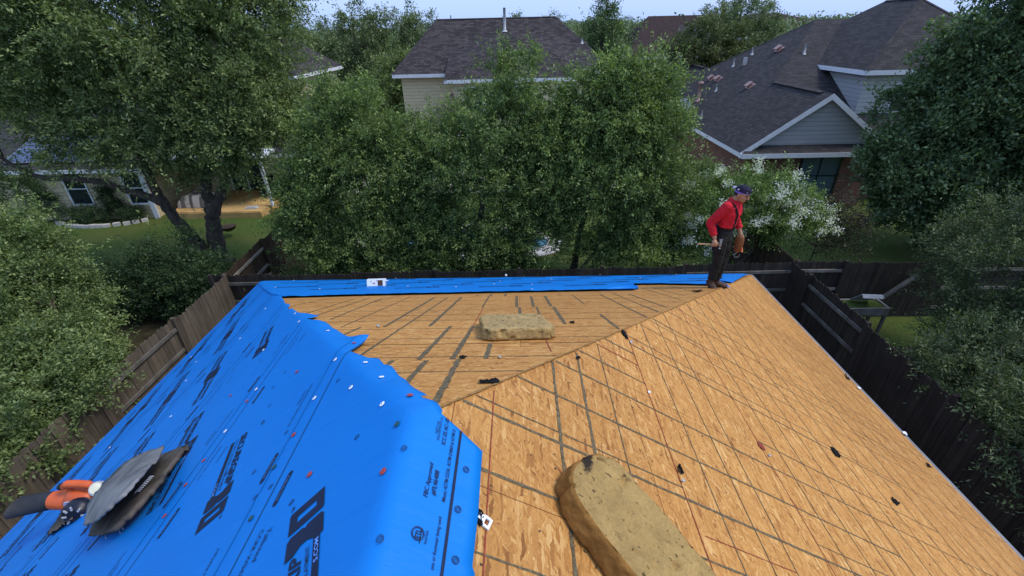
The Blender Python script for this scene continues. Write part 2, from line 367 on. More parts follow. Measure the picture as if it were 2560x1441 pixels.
# kidney shaped pool with a pale deck round it
def blob_pts(c, rx, ry, k=.16, n=48, grow=0):
    out = []
    for i in range(n):
        a = 2*math.pi*i/n; r = 1 + k*math.cos(2*a+.6) - .08*math.cos(3*a)
        out.append(Vector((c[0]+(rx*r+grow)*math.cos(a), c[1]+(ry*r+grow)*math.sin(a), 0)))
    return out
PC = (-2.3, 18.0)
inner, outer = blob_pts(PC, 3.3, 1.35), blob_pts(PC, 3.3, 1.35, grow=.75)
d = MB(); n = len(inner)
for i in range(n):
    j = (i+1) % n; up = Vector((0, 0, .06)); d.poly([inner[i]+up, outer[i]+up, outer[j]+up, inner[j]+up]); d.poly([outer[i], outer[j], outer[j]+up, outer[i]+up]); d.poly([inner[j], inner[i], inner[i]+up, inner[j]+up])
tag(d.build('pool_deck', M['concrete']), kind='structure')
w = MB(); w.poly([p+Vector((0, 0, .02)) for p in inner]); tag(w.build('pool_water', M['water']), kind='structure')
pv = MB(); pv.box((-12.5, 24.6, 0), (9, 29.5, .03)); tag(pv.build('patio', M['concrete']), kind='structure')

# ---------------------------------------------------------------- the house underfoot
HOUSE = thing('house', 'house being re-roofed, bare orange strand board and blue underlayment underfoot', 'house', (-.4, 0, 0))
def fence_attr(o, vals): at = o.data.attributes.new('tint', 'FLOAT', 'FACE'); at.data.foreach_set('value', vals)
D_OSB, D_EDGE, D_INK, D_RED, D_JOINT = range(5)
deck_mats = [M['osb'], M['edge_wood'], M['line_ink'], M['red_chalk'], M['joint']]
AP = Vector((RIDGE_X, APEX_Y, RIDGE_Z)); CL = Vector((XL, YF, EAVE_Z)); CR = Vector((XR, YF, EAVE_Z))
RB = Vector((RIDGE_X, YB, RIDGE_Z)); LB = Vector((XL, YB, EAVE_Z)); RRB = Vector((XR, YB, EAVE_Z))
def strip(mb, a, b, w, nrm, mat, jit=.25, off=.0022, seed=0, step=.035):
    rnd = random.Random(seed); a, b = Vector(a), Vector(b); L = (b-a).length; d = (b-a).normalized(); s = d.cross(nrm).normalized(); n = max(2, int(L/step))
    A = []; B = []
    for i in range(n+1):
        p = a + d*(L*i/n) + nrm*off; k = w/2
        A.append(p + s*k*(1+rnd.uniform(-jit, jit))); B.append(p - s*k*(1+rnd.uniform(-jit, jit)))
    for i in range(n): mb.poly([A[i], B[i], B[i+1], A[i+1]], mat)
def clip_seg(a, b, inside, n=400):
    pts = [a+(b-a)*(i/n) for i in range(n+1)]; runs = []; cur = []
    for p in pts:
        if inside(p): cur.append(p)
        elif cur: runs.append((cur[0], cur[-1])); cur = []
    if cur: runs.append((cur[0], cur[-1]))
    return [r for r in runs if (r[0]-r[1]).length > .05]
rl = MB(); rl.poly([AP, RB, RRB, CR])
def on_r(p): return p.z <= z_far(p.y)-.004
def pr(x, y): return Vector((x, y, z_right(x)))
# printed nail-guide lines: one family along the eave, one down the slope, as found on the boards
for i, x in enumerate((-.155+.015, .20, .385, .575, .905, 1.12, 1.34, 1.52, 1.86, 2.06, 2.30, 2.53, 2.80, 3.05, 3.28, 3.55, 3.80, 4.05, 4.30, 4.55, 4.80, 5.05, 5.25)):
    red = i in (0, 4, 8)
    for a, b in clip_seg(pr(x, YB), pr(x, YF), on_r): strip(rl, a, b, .006 if red else (.019 if i in (1, 2) else .008), N_RIGHT, D_RED if red else D_INK, .3, .0034 if red else .0026, i)
rn = random.Random(5); y = -2.0; k = 0
while y < 9.3:
    wd = rn.choice((.017, .014, .009)); x0 = RIDGE_X + .06
    cuts = (x0, .915, 1.87, 2.80, 3.82, 4.8, XR-.03); sh = 0
    for ci in range(len(cuts)-1):
        if rn.random() < .16: sh = rn.uniform(-.14, .14)
        if rn.random() < .2 and ci > 0: continue
        for a, b in clip_seg(pr(cuts[ci], y+sh), pr(cuts[ci+1]-.004, y+sh), on_r, 120): strip(rl, a, b, wd*(1, .95, .75, .55, .5, .45)[ci], N_RIGHT, D_INK, .35, .0022, k*31+ci)
    y += rn.choice((.205, .205, .26, .35)); k += 1
for a, b in (((1085, 700+165), (1085, 900)),): pass
for (xa, ya, xb, yb) in ((1150+1430*.2383, 860, 1150+1880*.2383, 860+235*.2383), (1700+185*.336, 1000+1015*.336, 1700+870*.336, 1000+1290*.336), (1500, 866, 1500+410*.236, 700+915*.236)):
    strip(rl, rp(xa, ya), rp(xb, yb), .005, N_RIGHT, D_RED, .3, .003, 77)
# torn scraps of pale stain and nail heads
tag(rl.build('roof_deck', deck_mats, HOUSE), 'bright orange slope ruled with dark nail lines')
fl = MB(); fl.poly([AP, CR, CL])
def on_f(p): return p.z <= z_right(p.x)-.004 and p.z <= z_left(p.x)-.004
def pf(x, y): return Vector((x, y, z_far(y)))
ylines = [2.09, 2.42, 2.80, 3.00, 3.42, 3.85, 4.18, 4.55, 5.00, 5.42, 5.80, 6.2, 6.6]
for i, y in enumerate(ylines):
    joint = i in (2, 6, 9)
    for a, b in clip_seg(pf(XL, y), pf(XR, y), on_f): strip(fl, a, b, .009 if not joint else .011, N_FAR, D_JOINT if joint else D_INK, .4, .0022, 100+i)
segs = [(1650, 60, 1115, 375, 1), (1790, 60, 835, 695, .6), (1935, 60, 1600, 365, 1), (1820, 370, 1480, 725, 1), (2060, 370, 1840, 720, 1), (1910, 720, 1650, 1200, 1), (2230, 50, 2160, 165, .6), (2170, 170, 2060, 365, -.4), (1560, 735, 1340, 980, 1), (2250, 550, 2195, 715, 1), (1200, 735, 1115, 810, 1), (860, 380, 670, 465, .7), (1090, 70, 540, 295, .6), (960, 65, 290, 285, .6), (800, 75, 250, 240, .5), (560, 65, 110, 155, .4), (1390, 55, 650, 380, .4), (2525, 45, 2525, 165, 1), (2555, 165, 2560, 270, 1), (1290, 40, 1000, 110, .4), (2410, 20, 2400, 45, 1), (2260, 25, 2240, 45, 1), (2120, 30, 2090, 50, .6)]
for i, (xa, ya, xb, yb, wk) in enumerate(segs):
    a, b = rp(700+xa*.2344, 730+ya*.2344), rp(700+xb*.2344, 730+yb*.2344)
    strip(fl, a, b, .034*abs(wk) if wk > 0 else .008, N_FAR, D_INK if wk > 0 else D_RED, .3, .0028, 200+i)
segs2 = [(1975, 360, 2005, 475, 1), (2035, 475, 2080, 585, .6), (2130, 355, 2195, 470, 1), (2225, 475, 2350, 665, 1), (2430, 345, 2560, 440, .5), (2280, 335, 2300, 345, .5), (2140, 845, 2200, 970, -.4)]
for i, (xa, ya, xb, yb, wk) in enumerate(segs2):
    a, b = rp(880+xa*.22656, 660+ya*.22656), rp(880+xb*.22656, 660+yb*.22656)
    strip(fl, a, b, .034*abs(wk) if wk > 0 else .008, N_FAR, D_INK if wk > 0 else D_RED, .3, .0028, 300+i)
segs3 = [(0, 155, 500, 400, .6), (130, 140, 430, 265, .4), (430, 265, 620, 340, .7), (300, 150, 710, 295, .6), (0, 365, 200, 520, .8), (450, 90, 860, 215, .4), (540, 80, 900, 170, .3), (720, 60, 1010, 130, .3), (-250, 40, -60, 110, .4)]
for i, (xa, ya, xb, yb, wk) in enumerate(segs3):
    a, b = rp(1500+xa*.236, 700+ya*.236), rp(1500+xb*.236, 700+yb*.236)
    strip(fl, a, b, .034*wk, N_FAR, D_INK, .3, .0028, 400+i)
# board edge standing proud along the hip
hd = (AP-CR).normalized(); hs = hd.cross(N_RIGHT).normalized()
for i in range(1): strip(fl, CR+(AP-CR)*.02, CR+(AP-CR)*.985, .02, N_FAR, D_EDGE, .4, .006, 9)
tag(fl.build('roof_deck', deck_mats, HOUSE), 'tan back slope with fanning dark nail lines')
ll = MB(); ll.poly([AP, CL, LB, RB]); tag(ll.build('roof_deck', deck_mats, HOUSE), 'slope under the blue underlayment')
bk = MB(); bk.poly([RB+Vector((0, -.02, -.05)), LB+Vector((0, -.02, -.05)), RRB+Vector((0, -.02, -.05))]); bk.build('gable', M['house_wall'], HOUSE)
# eaves: metal drip edge, fascia, soffit, walls
dr = MB(); e = .03
for a, b, o in ((CL, LB, Vector((-1, 0, 0))), (CR, CL, Vector((0, 1, 0))), (RRB, CR, Vector((1, 0, 0)))):
    dr.poly([a+o*e, b+o*e, b+o*e-Z3*.07, a+o*e-Z3*.07]); dr.poly([a-Z3*.002+o*e, a-o*.02+Z3*.012, b-o*.02+Z3*.012, b-Z3*.002+o*e])
dr.build('drip_edge', M['drip'], HOUSE)
fa = MB(); fa.box((XL-.02, YB, EAVE_Z-.24), (XL+.01, YF+.02, EAVE_Z-.012)); fa.box((XR-.01, YB, EAVE_Z-.24), (XR+.02, YF+.02, EAVE_Z-.012)); fa.box((XL+.01, YF-.01, EAVE_Z-.24), (XR-.01, YF+.02, EAVE_Z-.012)); fa.build('fascia', M['trim_white'], HOUSE)
so = MB(); so.poly([(XL, YB, EAVE_Z-.2), (XR, YB, EAVE_Z-.2), (XR, YF, EAVE_Z-.2), (XL, YF, EAVE_Z-.2)]); so.build('soffit', M['trim_white'], HOUSE)
wa = MB(); wa.box((XL+.5, YB+.3, 0), (XR-.5, YF-.5, EAVE_Z-.2)); wa.build('wall', M['house_wall'], HOUSE)

# ---------------------------------------------------------------- blue underlayment on the left slope, folded over hip and ridge
edge_px = [(705, 746), (716, 765), (728, 767), (720, 779), (731, 775), (748, 788), (766, 803.5), (782, 802), (799, 795), (817, 813), (831, 824), (856, 840.5), (874.5, 851), (903, 854), (928, 856), (912, 866), (878, 888), (894, 894.5), (921, 904.5), (950, 906), (962, 921), (980, 925), (998.6, 949), (1015.5, 960.5), (1027, 975.5), (1040, 987), (1049, 1002), (1057, 1009), (1072, 1001), (1088.6, 1015), (1107, 1037), (1105.5, 1047), (1122, 1062), (1141, 1077), (1184, 1120), (1207, 1135), (1203, 1190), (1196, 1300), (1180, 1441)]
ep = sorted([(rp(x, y).y, rp(x, y).x) for x, y in edge_px]); EY = np.array([p[0] for p in ep]); EX = np.array([p[1] for p in ep])
def crest_x(y): return RIDGE_X if y < APEX_Y else XL + SF*(YF-y)/SL
def edge_x(y):
    if y > 6.05: return crest_x(y) + .06
    if y < EY[0]: return EX[0] + .02*math.sin(y*3)
    return float(np.interp(y, EY, EX))
def memz(x, y):
    a, b, c = z_left(x), z_right(x), z_far(y)
    k = .022; m = min(a, b, c); z = m + .004 + k*.55*(1.0986-math.log(sum(math.exp(-(q-m)/k) for q in (a, b, c))))
    over = max(0, x-crest_x(y))
    wr = .004*mnoise.noise((x*1.4, y*.8, 0)) + .0008*mnoise.noise((x*7, y*4, 3)) + .003*max(0, 1-abs(x-crest_x(y))/.15)
    fl_ = 0
    if over > 0:
        ed = edge_x(y)-x; fl_ = (.005+.009*mnoise.noise((y*6, 2, 0)))*max(0, 1-ed/.16)
    tip = math.exp(-(((x+1.18)/.14)**2+((y-2.9)/.10)**2))*.035
    rid = .03*math.exp(-((x-crest_x(y)-.10)/.05)**2)*max(0, mnoise.noise((y*2.6, 5, 0))) if y > .6 else 0
    lap = sum(.004*max(0, 1-(x-xb)/.16) for xb in (-1.272, -2.205, -3.145, -4.085, -5.025) if x > xb)
    return z + .007 + wr + fl_ + tip + rid + lap
NC = 150; ys = np.concatenate([np.arange(YB+.02, .4, .12), np.arange(.4, 4.6, .022), np.arange(4.6, YF+.03, .05)])
co = []; 
for y in ys:
    ex = edge_x(y)
    for i in range(NC+1):
        t = i/NC; x = (XL-.035) + (ex-(XL-.035))*t; co.append((x, y, memz(x, y)))
co = np.array(co); R_, C_ = len(ys), NC+1; ii = np.arange((R_-1)*NC); r_, c_ = ii//NC, ii % NC; q = r_*C_+c_
idx = np.stack([q, q+1, q+C_+1, q+C_], 1).ravel()
UND = smooth_all(np_mesh('underlayment', co, 4, idx, M['membrane'], HOUSE)); tag(UND, 'large printed sheet folded over hip and ridge')
so_ = UND.modifiers.new('t', 'SOLIDIFY'); so_.thickness = .0022; so_.offset = 1
# strip along the far eave
up_px = [(640, 712), (660, 728), (680, 742), (707, 746.5), (900, 741), (1200, 734.5), (1588, 727), (1592, 722), (1580, 714), (1650, 713), (1783, 704), (1806, 716), (1825, 726.5), (1829, 711), (1847, 700), (1863, 691.5), (1876, 690)]
uq = sorted([(rp(x, y).x, rp(x, y).y) for x, y in up_px]); UX = np.array([p[0] for p in uq]); UY = np.array([p[1] for p in uq])
def far_z(x, y):
    a, b, c = z_left(x), z_right(x), z_far(y); k = .03; m = min(a, b, c)
    z = m + k*.5*(1.0986-math.log(sum(math.exp(-(q_-m)/k) for q_ in (a, b, c))))
    low = float(np.interp(x, UX, UY)); lift = .012*max(0, 1-(y-low)/.1)*(.6+mnoise.noise((x*5, 1, 0)))
    return z + .014 + .004*mnoise.noise((x*1.2, y*3, 4)) + .002*mnoise.noise((x*5, y*9, 8)) + lift
xs = np.arange(XL-.02, 5.2, .04); NR = 40; co = []
for x in xs:
    lo = min(float(np.interp(x, UX, UY)), YF-.05)
    if x < -3.62: lo = max(lo, YF-(x-XL)*SL/SF-.12)
    for i in range(NR+1):
        y = lo + (YF+.035-lo)*i/NR; co.append((x, y, far_z(x, y)))
co = np.array(co); C_ = NR+1; ii = np.arange((len(xs)-1)*NR); r_, c_ = ii//NR, ii % NR; q = r_*C_+c_
idx = np.stack([q, q+C_, q+C_+1, q+1], 1).ravel()
UND2 = smooth_all(np_mesh('underlayment', co, 4, idx, M['membrane'], HOUSE)); tag(UND2, 'narrow strip laid along the far eave')
so_ = UND2.modifiers.new('t', 'SOLIDIFY'); so_.thickness = .005; so_.offset = 1
rl_ = MB(); pa = rp(1500, 727.5); pb = rp(1592, 724); rl_.loft([pa+Vector((0, 0, .02)), (pa+pb)/2+Vector((0, .0, .035)), pb+Vector((0, 0, .035))], [(.02, .006), (.05, .03), (.045, .035)], 12); rl_.build('rolled_end', M['membrane'], UND2)

# lettering printed on the sheets
class Print:
    def __init__(self, zf): self.zf = zf; self.co = []; self.faces = []; self.m = []
    def place(self, verts, faces, x0, y0, dr, cosx, off=.0024, mat=0):
        b = len(self.co)
        for tx, ty in verts:
            x = x0 - dr*ty*cosx; y = y0 + dr*tx; self.co.append((x, y, self.zf(x, y)+.004+off))
        self.faces += [[i+b for i in f] for f in faces]; self.m += [mat]*len(faces)
    def build(self, parent):
        me = bpy.data.meshes.new('printed_lettering'); o_ = parent.parent.location
        me.from_pydata([(a-o_.x, b_-o_.y, c-o_.z) for a, b_, c in self.co], [], self.faces)
        for k in ('ink', 'outline_ink', 'membrane'): me.materials.append(M[k])
        me.polygons.foreach_set('material_index', self.m); me.update()
        o = bpy.data.objects.new('printed_lettering', me); COL.objects.link(o); o.parent = parent; return o
_tc = {}
def text_mesh(s, shear=0, bold=0, res=3):
    k = (s, shear, bold)
    if k in _tc: return _tc[k]
    cu = bpy.data.curves.new('t', 'FONT'); cu.body = s; cu.size = 1; cu.shear = shear; cu.offset = bold; cu.resolution_u = res
    o = bpy.data.objects.new('t', cu); COL.objects.link(o)
    dg = bpy.context.evaluated_depsgraph_get(); me = bpy.data.meshes.new_from_object(o.evaluated_get(dg))
    v = [(p.co.x, p.co.y) for p in me.vertices]; f = [list(p.vertices) for p in me.polygons]
    bpy.data.objects.remove(o); bpy.data.curves.remove(cu); bpy.data.meshes.remove(me)
    x0 = min(p[0] for p in v); x1 = max(p[0] for p in v); v = [(p[0]-x0, p[1]) for p in v]
    _tc[k] = (v, f, x1-x0); return _tc[k]
COSL = 1/math.sqrt(1+SL*SL)
def scaled(v, sx, sy, ox=0, oy=0): return [(a*sx+ox, b*sy+oy) for a, b in v]
def poly_split(pts, n=10):            # subdivide long outlines so print follows the sheet
    return pts
def quadgrid(x0, y0, x1, y1, nx):
    v = []; f = []
    for i in range(nx+1): v += [(x0+(x1-x0)*i/nx, y0), (x0+(x1-x0)*i/nx, y1)]
    for i in range(nx): f.append([2*i, 2*i+2, 2*i+3, 2*i+1])
    return v, f
G3 = [[(0, .8), (.40, .8), (.40, .6), (.14, .6), (.14, .42), (.40, .42), (.40, .2), (0, .2), (0, 0), (.54, 0), (.62, .08), (.62, .44), (.55, .51), (.62, .58), (.62, .92), (.54, 1), (0, 1)]]
G0 = [[(0, .04), (.04, 0), (.66, 0), (.66, .22), (.24, .22), (.24, .78), (.0, .78)], [(.0, .78), (.24, .78), (.42, .78), (.42, .22), (.66, .22), (.66, .96), (.62, 1), (0, 1)]]
def tess(poly):
    bm = bmesh.new(); vs = [bm.verts.new((a, b, 0)) for a, b in poly]; f = bm.faces.new(vs); r = bmesh.ops.triangulate(bm, faces=[f]); bmesh.ops.subdivide_edges(bm, edges=bm.edges[:], cuts=1, use_grid_fill=True)
    bm.verts.index_update(); out = [(v.co.x, v.co.y) for v in bm.verts], [[v.index for v in q.verts] for q in bm.faces]; bm.free(); return out
TG3 = [tess(p) for p in G3]; TG0 = [tess(p) for p in G0]
def logo(P, x, y, dr, h, cosx=COSL, rot=math.radians(25)):
    """SECUREGRIP block followed by the angular 30; (x, y) is the low corner of the block, reading direction dr along Y"""
    c_, s_ = (math.cos(rot), math.sin(rot))
    def put(v, f, sx, sy, ox, oy, mat=0, slant=.0, off=.0024):
        q = [(a*sx+b*sy*slant+ox, b*sy+oy) for a, b in v]; P.place([(a*c_-b*s_, a*s_+b*c_) for a, b in q], f, x, y, dr, cosx, off, mat)
    v, f, wd = text_mesh('SECUREGRIP', .2, .03); L = 3.1*h; put(v, f, L/wd, h*.42, 0, h*.56)
    v, f, wd = text_mesh('SYNTHETIC ROOFING UNDERLAYMENT', 0, .004); put(v, f, L*.98/wd, h*.15, h*.05, h*.34)
    v, f = quadgrid(0, .08*h, L*1.05, .25*h, 12); put(v, f, 1, 1, 0, 0)
    v, f, wd = text_mesh('S.COM', 0, .01); put(v, f, L*.2/wd, h*.15, L*.80, h*.11, 1, 0, .0036)
    for G, ox in ((TG3, 3.16), (TG0, 3.92)):
        for v, f in G: put(v, f, h*1.05, h, ox*h, 0, 0, 0)
    v, f, wd = text_mesh('TM', 0, .01); put(v, f, h*.16/wd, h*.13, 4.7*h, h*.9)
def capsule(P, x, y, dr, L, wd, cosx=COSL):
    n = 6; pts = []
    for i in range(n+1): a = math.pi/2+math.pi*i/n; pts.append((wd/2+wd/2*math.cos(a), wd/2*math.sin(a)))
    for i in range(n+1): a = -math.pi/2+math.pi*i/n; pts.append((L-wd/2+wd/2*math.cos(a), wd/2*math.sin(a)))
    v, f = tess(pts); P.place(v, f, x, y, dr, cosx)
    v, f, w_ = text_mesh('INSTALL THIS SIDE UP', 0, 0); P.place(scaled(v, L*.7/w_, wd*.6, L*.15, -wd*.25), f, x, y, dr, cosx, .0036, 1)
def target(P, x, y, r, cosx=COSL):
    for r0, r1 in ((.82, 1), (.45, .6)):
        v = []; f = []; n = 20
        for i in range(n): a = 2*math.pi*i/n; v += [(r*r0*math.cos(a), r*r0*math.sin(a)), (r*r1*math.cos(a), r*r1*math.sin(a))]
        for i in range(n): j = (i+1) % n; f.append([2*i, 2*i+1, 2*j+1, 2*j])
        P.place(v, f, x, y, 1, cosx)
    for s_ in (1, -1): P.place([(-r*.25, -r*.18*s_-r*.04), (-r*.25, -r*.18*s_+r*.04), (r*.25, r*.18*s_+r*.04), (r*.25, r*.18*s_-r*.04)], [[0, 3, 2, 1]], x, y, 1, cosx)
def line(P, x, y0, y1, wd, cosx=COSL, step=.06):
    v, f = quadgrid(0, -wd/2, y1-y0, wd/2, max(2, int((y1-y0)/step))); P.place(v, f, x, y0, 1, cosx)
def small(P, s_, x, y, dr, h, cosx=COSL, bold=.0, shear=.0, width=None):
    v, f, wd = text_mesh(s_, shear, bold); k = width/wd if width else h; P.place(scaled(v, k, h), f, x, y, dr, cosx)
P1 = Print(memz)
def fit(P, s_, a, b, hk=1.0, bold=0.0, shear=.0):
    pa, pb = rp(*a), rp(*b); L = abs(pb.y-pa.y); v, f, wd = text_mesh(s_, shear, bold); k = L/wd
    P.place(scaled(v, k, k*hk), f, pa.x, pa.y, 1, COSL)
fit(P1, 'FBC Approved', (1071, 1258), (1087, 1173), 1.0, .012, .2); fit(P1, '#FL46488', (1091, 1254), (1102, 1192), 1.0, .012, .2)
fit(P1, 'MEETS THE', (1096, 1099), (1102, 1067), 1.1, .0, .2); fit(P1, 'REQUIREMENTS OF', (1100, 1115), (1112, 1058), 1.1, 0, .2); fit(P1, 'ICC-ES AC-18', (1115, 1127), (1126, 1063), 1.1, .012, .2)
fit(P1, 'Meets ASTM D226, ASTM D4869 & ASTM D', (1115, 1270), (1144, 1090), 1.15, .008, .2); fit(P1, 'PLASTIC CAP NAILS / ROOFING NAILS', (1131, 1302), (1151, 1170), 1.1, 0, .2)
fit(P1, 'ons or footwear being used.', (1087, 1440), (1108, 1306), 1.15, .008, .2); fit(P1, 'Intertek', (1069, 1375), (1075, 1341), 1.1, .0, .1)
line(P1, -.262, -2, 1.425, .011); line(P1, rp(1064, 1360).x-.012, rp(1066, 1378).y, rp(1072, 1340).y, .003)
q = rp(1048, 1348)
for r0, r1 in ((.0185, .0215), (.0235, .025)):
    v = []; f = []; n = 28
    for i in range(n): a = 2*math.pi*i/n; v += [(r0*math.cos(a), r0*math.sin(a)), (r1*math.cos(a), r1*math.sin(a))]
    for i in range(n): j = (i+1) % n; f.append([2*i, 2*i+1, 2*j+1, 2*j])
    P1.place(v, f, q.x, q.y, 1, COSL)
small(P1, 'ETL', q.x+.008, q.y-.015, 1, .026, COSL, .02, 0, .030)
for x, y in ((1012, 1131), (1167, 1189), (1147, 1288), (1141, 1414), (953, 1359)): p = rp(x, y); target(P1, p.x, p.y, .0145)
logo(P1, -.53, .51, 1, .175)
logo(P1, -.66, 3.2, -1, .1) if False else None
xb = -1.27; per = 1.38
rows = [(-1.60-.215, 2.14, -1)]
rp2 = random.Random(11)
strips = [(-1.27, -2.10), (-2.21, -3.04), (-3.15, -3.98), (-4.09, -4.92), (-5.03, -5.80)]
line(P1, -1.272, -2, 2.9, .006); line(P1, -1.165, -2, 2.8, .006)
for si, (xa, xb) in enumerate(strips):
    for x in (xb, xb-.105):
        top = YF-(x-XL)*SL/SF-.1 if x > XL+.1 else YF
        line(P1, x, -2, min(top, YF-.1), .006)
    seq = ((xa-.65, -1, 2.10),) if si == 0 else ((xa-.10, 1, .25+.25*si), (xb+.03, -1, 1.3+.35*si))
    for (x, dr, y0) in seq:
        y = y0 - (2 if dr < 0 else 1)*per
        while y < 8.5:
            xx = x if dr > 0 else x
            top = YF-(x+.1-XL)*SL/SF
            if (dr > 0 and y+.95 < YF-(x-.1-XL)*SL/SF) or (dr < 0 and y < YF-(x+.25-XL)*SL/SF): logo(P1, xx, y, dr, .175)
            y += per
    for j in range(9):
        y = -.6+j*1.05+.3*si
        for x, dr in ((xa-.035, 1), (xb+.08, -1)):
            if y+.3 < YF-(x-XL)*SL/SF: capsule(P1, x, y+(.2 if dr < 0 else 0), dr, .19, .03)
        for x, s_, dr in ((xa-.07, 'ICC-ES EVALUATION REPORT', 1), (xb+.05, 'ASTM D226 TYPE I & II', -1), (xb+.14, 'ROOFING', -1), (xa-.12, 'CCRR-0430', -1)):
            yy = y+.45+rp2.uniform(-.1, .2)
            if yy+.3 < YF-(x-XL)*SL/SF: small(P1, s_, x, yy+(.25 if dr < 0 else 0), dr, .028)
        for _ in range(4):
            x, yy = rp2.uniform(xb, xa), y+rp2.uniform(0, 1)
            if yy < YF-(x-XL)*SL/SF-.1: target(P1, x, yy, .014)
for x, y in ((1.05, 0),): pass
capsule(P1, -1.10, 1.28, 1, .19, .03); capsule(P1, -1.10, .2, 1, .19, .03)
for px, py in ((1054, 1078), ): pass
small(P1, 'Tallinted', -1.06, 1.16, -1, .04); small(P1, 'CCRR W0430', -1.105, 1.17, -1, .036)
for x, y in ((733, 1267), (639, 1190), (681, 1228), (719, 1091), (847, 962), (895, 1105)): p = rp(x, y); target(P1, p.x, p.y, .0145)
P1.build(UND)
P2 = Print(lambda x, y: far_z(x, y)+.002)
class PrintX(Print):
    def place(self, verts, faces, x0, y0, dr, cosx, off=.0024, mat=0):
        b = len(self.co)
        for tx, ty in verts:
            x = x0 + tx; y = y0 + ty*cosx; self.co.append((x, y, self.zf(x, y)+.005+off))
        self.faces += [[i+b for i in f] for f in faces]; self.m += [mat]*len(faces)
P2 = PrintX(far_z); CF = 1/math.sqrt(1+SF*SF)
for j, yy in enumerate((7.0, 7.55, 8.1, 8.65, 9.1)):
    x = -5.2 + .55*(j % 3)
    while x < 3.6:
        if yy > float(np.interp(x, UX, UY))+.12 and x > XL+(YF-yy)*SF/SL+.1 and x+.9 < XR-(YF-yy)*SF/SR: logo(P2, x, yy, 1, .17, CF, math.radians(12))
        x += 1.5
for yy in (7.35, 8.4): 
    v, f = quadgrid(-3.2 if yy < 8 else -4.9, yy, 2.6 if yy < 8 else 4.1, yy+.008, 160); P2.place(v, f, 0, 0, 1, 1)
P2.build(UND2)
# plastic cap nails
def cap_nail(parent, p, nrm, mat, r=.0165):
    mb = MB(); d, s_, u = frame(nrm, Vector((0, 1, 0))); n = 16; ring = []
    prof = [(1, 0), (1, .002), (.8, .0035), (.3, .0035)]
    for k, (rr, hh) in enumerate(prof):
        ring.append([p+nrm*hh+s_*r*rr*math.cos(2*math.pi*i/n)+u*r*rr*math.sin(2*math.pi*i/n) for i in range(n)])
    for k in range(len(prof)-1):
        for i in range(n): j = (i+1) % n; mb.poly([ring[k][i], ring[k][j], ring[k+1][j], ring[k+1][i]])
    mb.poly(ring[-1]); hr = [p+nrm*.0048+s_*r*.26*math.cos(2*math.pi*i/8)+u*r*.26*math.sin(2*math.pi*i/8) for i in range(8)]; mb.poly(hr, 1)
    return mb.build('cap_nail', [mat, M['nail_metal']], parent, merge_doubles=False)
W_, R__, G_ = M['white_plastic'], M['red_plastic'], M['green_plastic']
caps = [(958, 1023, W_), (995, 1075, G_), (961, 1194, R__), (916, 916.5, W_), (956, 954, W_), (880, 980, W_), (1028, 1006, R__), (778, 1198, R__), (738, 1099, R__), (513, 1160, R__), (469, 1221, R__), (567, 1087, W_), (633, 1308, G_), (841, 910, W_), (789.5, 1007, W_), (739, 790, W_), (749, 811, W_), (822, 835, W_), (744.5, 938.5, R__), (887.5, 869, R__), (661, 882, W_), (602, 852, W_), (643.5, 982, W_), (430, 1047, W_), (479, 897, W_), (492, 909, W_), (467, 957, W_), (665, 777, W_), (620, 1012, R__), (579, 997, R__), (363, 1267, W_), (417, 1299, R__), (277, 1124, W_), (690, 1180, G_)]
for x, y, m in caps:
    p = rp(x, y); nrm = N_LEFT if p.x < crest_x(p.y) else (N_FAR if p.y > APEX_Y else N_RIGHT)
    cap_nail(UND, Vector((p.x, p.y, memz(p.x, p.y)+.0085)), nrm, m, .0145)
for x, y in ((735, 705), (690, 723), (800, 727), (990, 700), (1020, 720), (1140, 722), (1235, 715), (1330, 716), (1378, 702), (1330, 728), (1250, 708), (1600, 700), (1690, 690), (1500, 690)):
    p = rp(x, y); cap_nail(UND2, Vector((p.x, p.y, far_z(p.x, p.y)+.008)), N_FAR, W_, .018)
